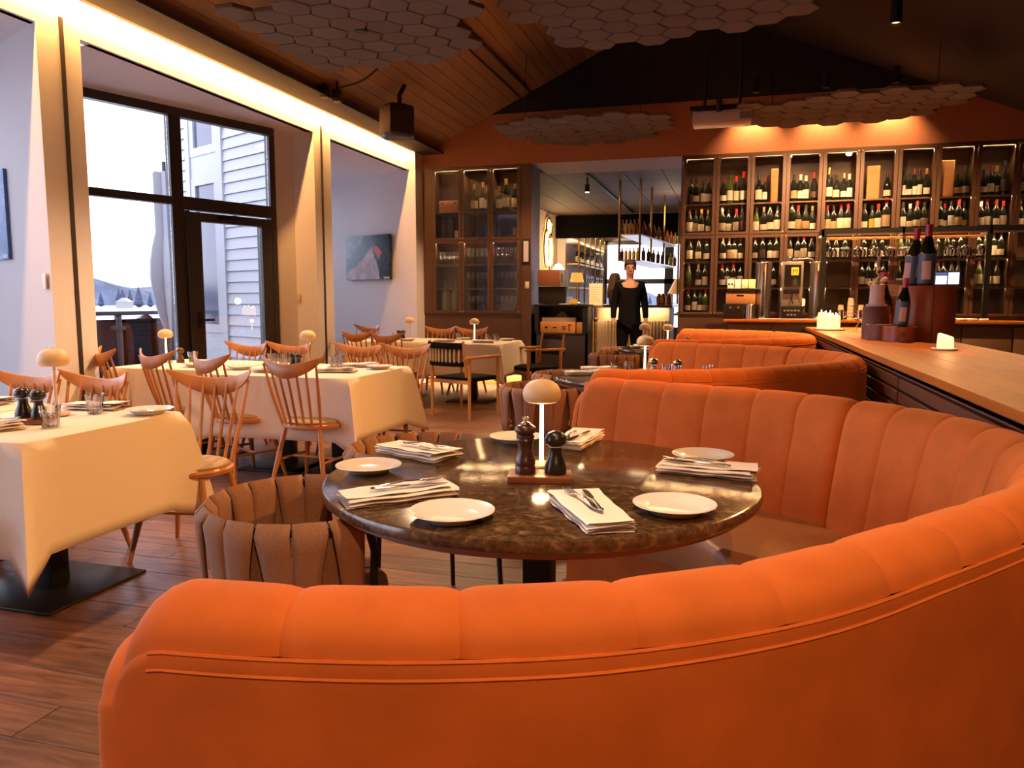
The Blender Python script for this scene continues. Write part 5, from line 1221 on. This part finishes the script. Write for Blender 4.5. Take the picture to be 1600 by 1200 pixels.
# ring wall lamp
t = thing('ring_wall_lamp', 'brass ringed glowing wall lamp with two ovals in the passage', 'lamp', (-4.145, 17.1, 2.48)); glow = mat('lamp_glow', (1, .85, .6), .5, emit=(1, .70, .34), estr=5.5)
for (dy, dz, ry, rz_) in ((-.14, -.05, .24, .42), (.22, -.10, .20, .40), (.10, .42, .26, .22)):
    MB().tube([(.03, dy+ry*math.cos(a), dz+rz_*math.sin(a)) for a in [2*PI*k/32 for k in range(32)]], .022, 6, True).build('brass_ring', brass, t); MB().add([(.02, dy+(ry-.02)*math.cos(a), dz+(rz_-.02)*math.sin(a)) for a in [2*PI*k/24 for k in range(24)]], [tuple(range(24))]).build('glow_disc', glow, t, smooth=0, fix=False)
point('ring_lamp_light', (-3.8, 17.1, 2.4), 45, (1, .62, .28), .2)
t = thing('white_orchid_lamp', 'small glowing white table lamp below the ring lamp', 'lamp', (-3.85, 17.0, 1.35)); MB().lathe([(0, 0), (.09, 0), (.09, .03), (.02, .05), (.02, .42), (0, .42)], 16).build('stand', brass, t); MB().lathe([(.12, .42), (.14, .5), (.13, .62), (.07, .72), (0, .74)], 16).build('shade', glow, t)
o = thing('lamp_console', 'dark wood console under the ring wall lamp', 'console', (-3.9, 17.0, 0)); MB().box(-.2, .25, -.5, .7, 1.30, 1.35).build('top', slatm, o, smooth=0); MB().box(-.18, .22, -.46, .66, 0, 1.30).build('body', darkpaint, o, smooth=0)
# back left drink shelves with brass rods
t = thing('brass_drink_shelf', 'brass rod drink shelf lit white along the passage wall', 'shelf', (-3.94, 18.35, 0))
for z in (1.55, 2.12, 2.62): MB().box(0, .28, 0, 3.9, z, z+.04).build('shelf_board', mat('lit_shelf', (.6, .42, .25), .5), t, smooth=0)
for k in range(6): MB().tube([(.28, .05+k*.75, 1.0), (.28, .05+k*.75, 3.15)], .022, 8).build('brass_rod', brass, t)
area('shelf_light', (-3.6, 20.3, 2.95), .06, 3.6, 130, (1, .78, .5), (0, math.radians(-20), 0))
for k in range(14):
    bottle(-3.74, 18.6+k*.26, 2.162, 'brass passage shelf, %s of its row' % (ORD+['thirteenth', 'fourteenth'])[k], 'bottles on the brass shelf', 1.25, None, None, LAB[k % 2], CAP[k % 5])
for k in range(12):
    o = link('wine_glass', wg, None, (-3.72, 18.6+k*.3, 1.592), None, (1.5, 1.5, 1.5)); tag(o, 'clear stemmed glass on the lowest brass passage shelf, %s toward the glass wall' % ORD[k], 'glass', 'glasses on the brass shelf')
t = thing('brass_bar_lamp', 'small brass shaded lamp on the passage counter', 'lamp', (-3.3, 16.4, 1.2)); MB().lathe([(0, 0), (.08, 0), (.08, .02), (.015, .04), (.015, .46), (0, .46)], 14).build('stand', brass, t); MB().lathe([(.15, .46), (.11, .66), (0, .665)], 20).build('shade', mat('amber_shade', (.7, .36, .06), .4, emit=(1, .48, .08), estr=.9), t)
o = thing('passage_counter', 'low dark counter carrying the brass lamp in the passage', 'counter', (-3.35, 16.3, 0)); MB().box(-.3, .5, -.3, .8, 1.16, 1.2).build('top', slatm, o, smooth=0); MB().box(-.27, .47, -.27, .77, 0, 1.16).build('body', mat('rust_panel', (.25, .10, .05), .6), o, smooth=0)
# menu stand
t = thing('menu_stand', 'lit paper menu on a brass stand at the passage', 'menu stand', (-2.03, 11.55, 0)); MB().lathe([(0, 0), (.15, 0), (.15, .015), (.02, .03), (0, .03)], 24).build('foot', brass, t); MB().tube([(0, 0, .02), (0, 0, 1.2)], .022, 10).lathe([(.022, .95), (.035, .97), (.035, 1.0), (.022, 1.02)], 12).build('pole', brass, t)
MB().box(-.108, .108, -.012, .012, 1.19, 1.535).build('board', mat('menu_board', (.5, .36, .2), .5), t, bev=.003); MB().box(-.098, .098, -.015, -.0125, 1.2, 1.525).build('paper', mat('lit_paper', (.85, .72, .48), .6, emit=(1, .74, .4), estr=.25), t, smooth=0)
for k in range(7): MB().box(-.075, .075-.02*(k % 3), -.0165, -.0152, 1.26+k*.034, 1.264+k*.034).build('printed_line', mat('grey_ink', (.3, .22, .13), .7), t, smooth=0)
# fluted bar
t = thing('fluted_bar', 'cream fluted bar with a glowing top edge in the passage room', 'bar', (-1.65, 13.3, 0)); flm = mat('cream_flute', (.62, .45, .28), .6)
bp = [(-.72, .7), (-.74, .15), (-.66, -.12), (-.45, -.27), (-.2, -.30), (.1, -.30), (.4, -.30), (.62, -.30)]
cpts = catmull([(x, y, 0) for x, y in bp], 14); dd = [0]
for a, b in zip(cpts, cpts[1:]): dd.append(dd[-1]+(b-a).length)
nf = 38
for k in range(nf):
    s = dd[-1]*(k+.5)/nf; i = max(j for j in range(len(dd)) if dd[j] <= s); p = cpts[i].lerp(cpts[min(i+1, len(cpts)-1)], (s-dd[i])/max(1e-6, dd[min(i+1, len(dd)-1)]-dd[i]))
    MB().tube([(p.x, p.y, 0), (p.x, p.y, .93)], .029, 8).build('flute', flm, t)
MB().loft([[(p.x*.97, p.y*.93+.03, z) for p in cpts[::2]]+[(.62, .5, z)] for z in (.0, 1.15)]).build('core', flm, t, smooth=0)
MB().loft([[(p.x*1.06, p.y*1.12, z) for p in cpts[::2]]+[(.72, .75, z)] for z in (1.16, 1.20)]).build('bar_top', mat('dark_bar_top', (.14, .055, .03), .3), t, smooth=0)
area('bar_glow', (-1.75, 12.955, 1.145), 1.3, .03, 9, (1, .68, .34), (math.radians(25), 0, 0))
# hanging brass rack over the bar
t = thing('hanging_bottle_rack', 'hanging brass gantry of glass shelves over the bar', 'rack', (-1.9, 13.0, 0))
for (x, y) in ((0, 0), (.34, 0), (.42, 1.0), (.55, 2.1), (.75, 3.2)): MB().tube([(x, y, 1.93 if y < 3 else 1.2), (x, y, 3.28)], .020, 8).build('brass_post', brass, t)
for z in (1.93, 2.36): MB().loft([[(0, 0, z+dz), (.34, 0, z+dz), (.75, 3.2, z+dz), (.20, 3.2, z+dz)] for dz in (0, .022)]).build('glass_shelf', mat('brass_tray', (.55, .40, .22), .3, metal=.4), t, smooth=0)
ylw = mat('yellow_bottle', (.55, .38, .04), .2); rdb = mat('red_spirit', (.35, .05, .02), .2)
sb = MB().lathe([(0, 0), (.035, 0), (.036, .12), (.014, .15), (.013, .19), (0, .19)], 12)
sbm = [sb.mesh('spirit_bottle', m_, 50) for m_ in (ylw, rdb, mat('amber_spirit', (.30, .13, .03), .15), grglass)]
for lv, z in ((0, 1.953), (1, 2.383)):
    for k in range(5):
        o = link('spirit_bottle', sbm[(1 if (k == 0 and lv == 0) else (0 if lv == 0 else 2))], None, (-1.86+k*.066, 13.06, z), None, (.85, .85, 1.05 if lv == 0 else 1.25)); tag(o, '%s spirit bottle, %s along the front of the %s hanging brass shelf' % ('red' if (k == 0 and lv == 0) else ('yellow' if lv == 0 else 'amber'), ORD[k], ('lower', 'upper')[lv]), 'bottle', 'bottles on the hanging brass rack')
    for k in range(8):
        o = link('spirit_bottle', sbm[(1, 2, 1, 0)[k % 4] if lv else (2, 3, 0, 2)[k % 4]], None, (-1.54+k*.05, 13.4+k*.34, z), None, (1, 1, 1.2)); tag(o, 'spirit bottle %s from the front along the side of the %s hanging brass shelf' % (ORD[k], ('lower', 'upper')[lv]), 'bottle', 'bottles on the hanging brass rack')
# bar top clutter
for i, (x, y, l) in enumerate(((-1.20, 13.5, 'copper shaker on the fluted bar, nearer the dark figure'), (-1.28, 13.65, 'copper shaker on the fluted bar beside the brass post'), (-1.12, 13.75, 'copper shaker on the fluted bar at its far end'))):
    o = MB().lathe([(0, 0), (.04, 0), (.05, .12), (.03, .17), (.03, .19), (0, .2)], 14).build('copper_shaker', mat('copper', (.62, .27, .12), .25, metal=1)); o.location = (x, y, 1.2); tag(o, l, 'shaker')
t = thing('pale_table_lamp', 'pale cone lamp glowing at the far glass of the passage room', 'lamp', (-1.15, 16.8, 1.0)); MB().lathe([(0, 0), (.09, 0), (.02, .03), (.02, .4), (0, .4)], 14).build('stand', brass, t); MB().lathe([(.26, .40), (.10, .72), (0, .73)], 20).build('shade', mat('warm_cone', (.75, .5, .3), .5, emit=(1, .5, .2), estr=.35), t)
o = thing('window_table', 'small white window table under the pale cone lamp', 'table', (-1.1, 16.9, 0)); MB().box(-.6, .6, -.5, .5, .96, 1.0).build('top', porc, o, smooth=0); MB().tube([(0, 0, 0), (0, 0, .96)], .04, 8).build('column', blackm, o)
t = thing('track_spotlight', 'bright spotlight on the passage ceiling track, nearest the cream wall', 'lamp', (-2.38, 12.6, 3.03)); MB().lathe([(.03, 0), (.04, .0), (.04, .12), (0, .12)], 14).build('housing', blackm, t); MB().lathe([(0, -.01), (.032, -.004), (.032, .01), (0, .01)], 14).build('lens', bulbo, t); MB().tube([(0, 0, .12), (0, 0, .24)], .012, 6).build('stem', blackm, t)
t = thing('ceiling_track', 'black lighting track running along the passage ceiling', 'track', (-2.30, 12.2, 3.235)); MB().box(-.015, .015, 0, 5.6, 0, .034).build('rail', blackm, t, smooth=0)
spot('passage_spot', (-2.38, 12.6, 3.0), (-2.6, 13.5, 0), 60, (1, .6, .26), 120, .6)
for i, (x, y) in enumerate(((-2.72, 18.6), (-2.50, 19.6))):
    t = thing('track_spotlight', 'black box spotlight beyond the dark beam, '+('first' if i == 0 else 'second')+' along', 'lamp', (x, y, 3.0)); MB().box(-.06, .06, -.12, .12, 0, .14, Matrix.Rotation(.5, 4, 'Z')).build('housing', blackm, t, bev=.01); MB().tube([(0, 0, .14), (0, 0, .28)], .012, 6).build('stem', blackm, t)
point('passage_light', (-1.2, 15.0, 2.9), 14, (1, .66, .36), .3)
# ================================================================== PEOPLE
skinm = mat('skin', (.55, .30, .20), .55); suit = mat('black_cloth', (.006, .006, .007), .95, spec=.1)
def skinned(name, V, E, m, parent, sub=2, root=0):
    me = bpy.data.meshes.new(name); me.from_pydata([v[:3] for v in V], E, []); me.materials.append(m)
    o = bpy.data.objects.new(name, me); COL.objects.link(o); o.parent = parent
    md = o.modifiers.new('skin', 'SKIN'); md.use_smooth_shade = True
    for i, v in enumerate(V):
        r = v[3]; d = me.skin_vertices[0].data[i]; d.radius = r if isinstance(r, tuple) else (r, r); d.use_root = (i == root)
    s = o.modifiers.new('sub', 'SUBSURF'); s.levels = sub; s.render_levels = sub
    return o
def person(label, loc, rz, s, jacket, trousers, hair_kind, hairm, arm=0):
    t = thing('person', label, 'person', loc, rz); t.scale = (s, s, s)
    V = [(0, 0, .96, (.145, .105)), (0, 0, 1.12, (.130, .095)), (0, -.01, 1.30, (.155, .11)), (0, .0, 1.44, (.13, .085)), (0, .01, 1.52, .052), (0, .0, 1.575, .052), (0, -.01, 1.63, (.066, .078)), (0, -.005, 1.70, (.075, .092)), (0, .0, 1.765, (.062, .075))]
    E = [(i, i+1) for i in range(8)]
    for sx in (-1, 1):
        b = len(V)
        el = (sx*.225, .03, 1.17) if not arm else (sx*.26, -.05, 1.2); wr = (sx*.235, -.05, .93) if not arm else (sx*.20, -.28, 1.15); hd = (sx*.235, -.07, .865) if not arm else (sx*.17, -.36, 1.15)
        V += [(sx*.175, 0, 1.455, .062), (*el, .043), (*wr, .028), (*hd, (.020, .036))]
        E += [(3, b), (b, b+1), (b+1, b+2), (b+2, b+3)]
        for f in range(5):
            dv = Vector(hd)-Vector(wr); dv.normalize(); side = Vector((0, 1, 0)) if not arm else Vector((1, 0, 0))
            off = (-.03, -.014, .0, .014, .028)[f]; ln = (.040, .070, .078, .072, .056)[f]; q = Vector(hd)+side*off*(1.0)+dv*(.02 if f else -.025)
            k = len(V); V += [(*q, .0095), (*(q+dv*ln*.55+side*(off*.3)), .0085), (*(q+dv*ln+Vector((-sx*.015, 0, 0))), .007)]; E += [(b+3, k), (k, k+1), (k+1, k+2)]
        b = len(V)
        V += [(sx*.095, 0, .88, .088), (sx*.105, -.01, .50, .058), (sx*.105, .015, .10, .036), (sx*.115, -.06, .045, .036), (sx*.12, -.15, .035, .03)]
        E += [(0, b), (b, b+1), (b+1, b+2), (b+2, b+3), (b+3, b+4)]
    skinned('body', V, E, skinm, t)
    J = [(0, 0, .74, (.185, .14)), (0, 0, .90, (.190, .145)), (0, 0, 1.12, (.165, .125)), (0, -.01, 1.30, (.175, .13)), (0, 0, 1.445, (.135, .10)), (0, .01, 1.505, .070)]; F_ = [(i, i+1) for i in range(5)]
    for sx in (-1, 1):
        b = len(J); el = (sx*.225, .03, 1.17) if not arm else (sx*.26, -.05, 1.2); wr = (sx*.235, -.045, .95) if not arm else (sx*.205, -.26, 1.155)
        J += [(sx*.165, 0, 1.445, .076), (*el, .056), (*wr, .042)]; F_ += [(4, b), (b, b+1), (b+1, b+2)]
    skinned('jacket', J, F_, jacket, t)
    T_ = [(0, 0, 1.0, (.165, .125))]; G_ = []
    for sx in (-1, 1):
        b = len(T_); T_ += [(sx*.092, 0, .86, .118), (sx*.107, -.01, .50, .074), (sx*.107, .012, .10, .056)]; G_ += [(0, b), (b, b+1), (b+1, b+2)]
    skinned('trousers', T_, G_, trousers, t)
    for sx in (-1, 1): MB().loft([[(sx*.112+x*w, y, z) for x, z in ((-1, 0), (1, 0), (1, .04), (.6, h), (-.6, h), (-1, .04))] for y, w, h in ((.07, .04, .10), (.0, .046, .11), (-.10, .05, .07), (-.19, .04, .05), (-.215, .02, .03))]).build('shoe', blackm, t, smooth=60)
    for sx in (-1, 1): MB().lathe([(0, -.011), (.008, -.008), (.011, 0), (.008, .008), (0, .011)], 10, (sx*.030, -.089, 1.70)).build('eye', mat('eye', (.03, .02, .02), .2), t, smooth=80)
    MB().loft([[(-.008, -.092, 1.70), (.008, -.092, 1.70), (0, -.085, 1.705)], [(-.016, -.098, 1.655), (.016, -.098, 1.655), (0, -.118, 1.66)], [(-.012, -.088, 1.645), (.012, -.088, 1.645), (0, -.095, 1.643)]]).build('nose', skinm, t, smooth=60)
    MB().box(-.024, .024, -.092, -.080, 1.612, 1.622).build('mouth', mat('lips', (.35, .12, .10), .5), t, bev=.004)
    for sx in (-1, 1): MB().lathe([(0, -.012), (.022, -.006), (.028, 0), (.022, .006), (0, .012)], 10).build('ear', skinm, t, smooth=80).matrix_local = Matrix.Translation((sx*.076, .01, 1.685)) @ Matrix.Rotation(PI/2, 4, 'Y')
    if hair_kind == 'short':
        MB().grid(lambda i, j: (.086*math.cos(2*PI*i/20)*math.sin(j/7*1.75), .012+.098*math.sin(2*PI*i/20)*math.sin(j/7*1.75)+(.02 if math.sin(2*PI*i/20) < 0 else 0)*j/7, 1.715+.098*math.cos(j/7*1.75)+(.045*j/7 if math.sin(2*PI*i/20) < -.2 else -.03*j/7)), 20, 8, True).build('hair', hairm, t, smooth=70, solid=.012)
    else:
        def HP(i, j):
            a = 2*PI*i/26; k = j/13; z = 1.80-k*.46 if j > 3 else 1.81-.03*j*j/3
            r = (.02, .065, .086, .098)[j] if j < 4 else .098+.035*min(1, (j-3)/6)
            y = .012+r*1.05*math.sin(a); fr = max(0, -math.sin(a))
            if fr > .55 and j > 3: y = -.02; 
            return (r*math.cos(a)*(1 if fr < .55 or j < 4 else .95), y, z+.006*math.sin(a*9))
        MB().grid(HP, 26, 14, True).build('hair', hairm, t, smooth=70, solid=.012)
    return t
person('dark clothed person standing in the passage with one hand at the side', (-1.545, 11.75, 0), math.radians(12), 1.04, suit, suit, 'short', mat('brown_hair', (.06, .03, .02), .6))
person('long blond haired person in khaki behind the fluted bar', (-2.20, 14.62, 0), math.radians(82), .985, mat('khaki_top', (.14, .10, .06), .8), suit, 'long', mat('blond_hair', (.36, .22, .12), .5), 1)
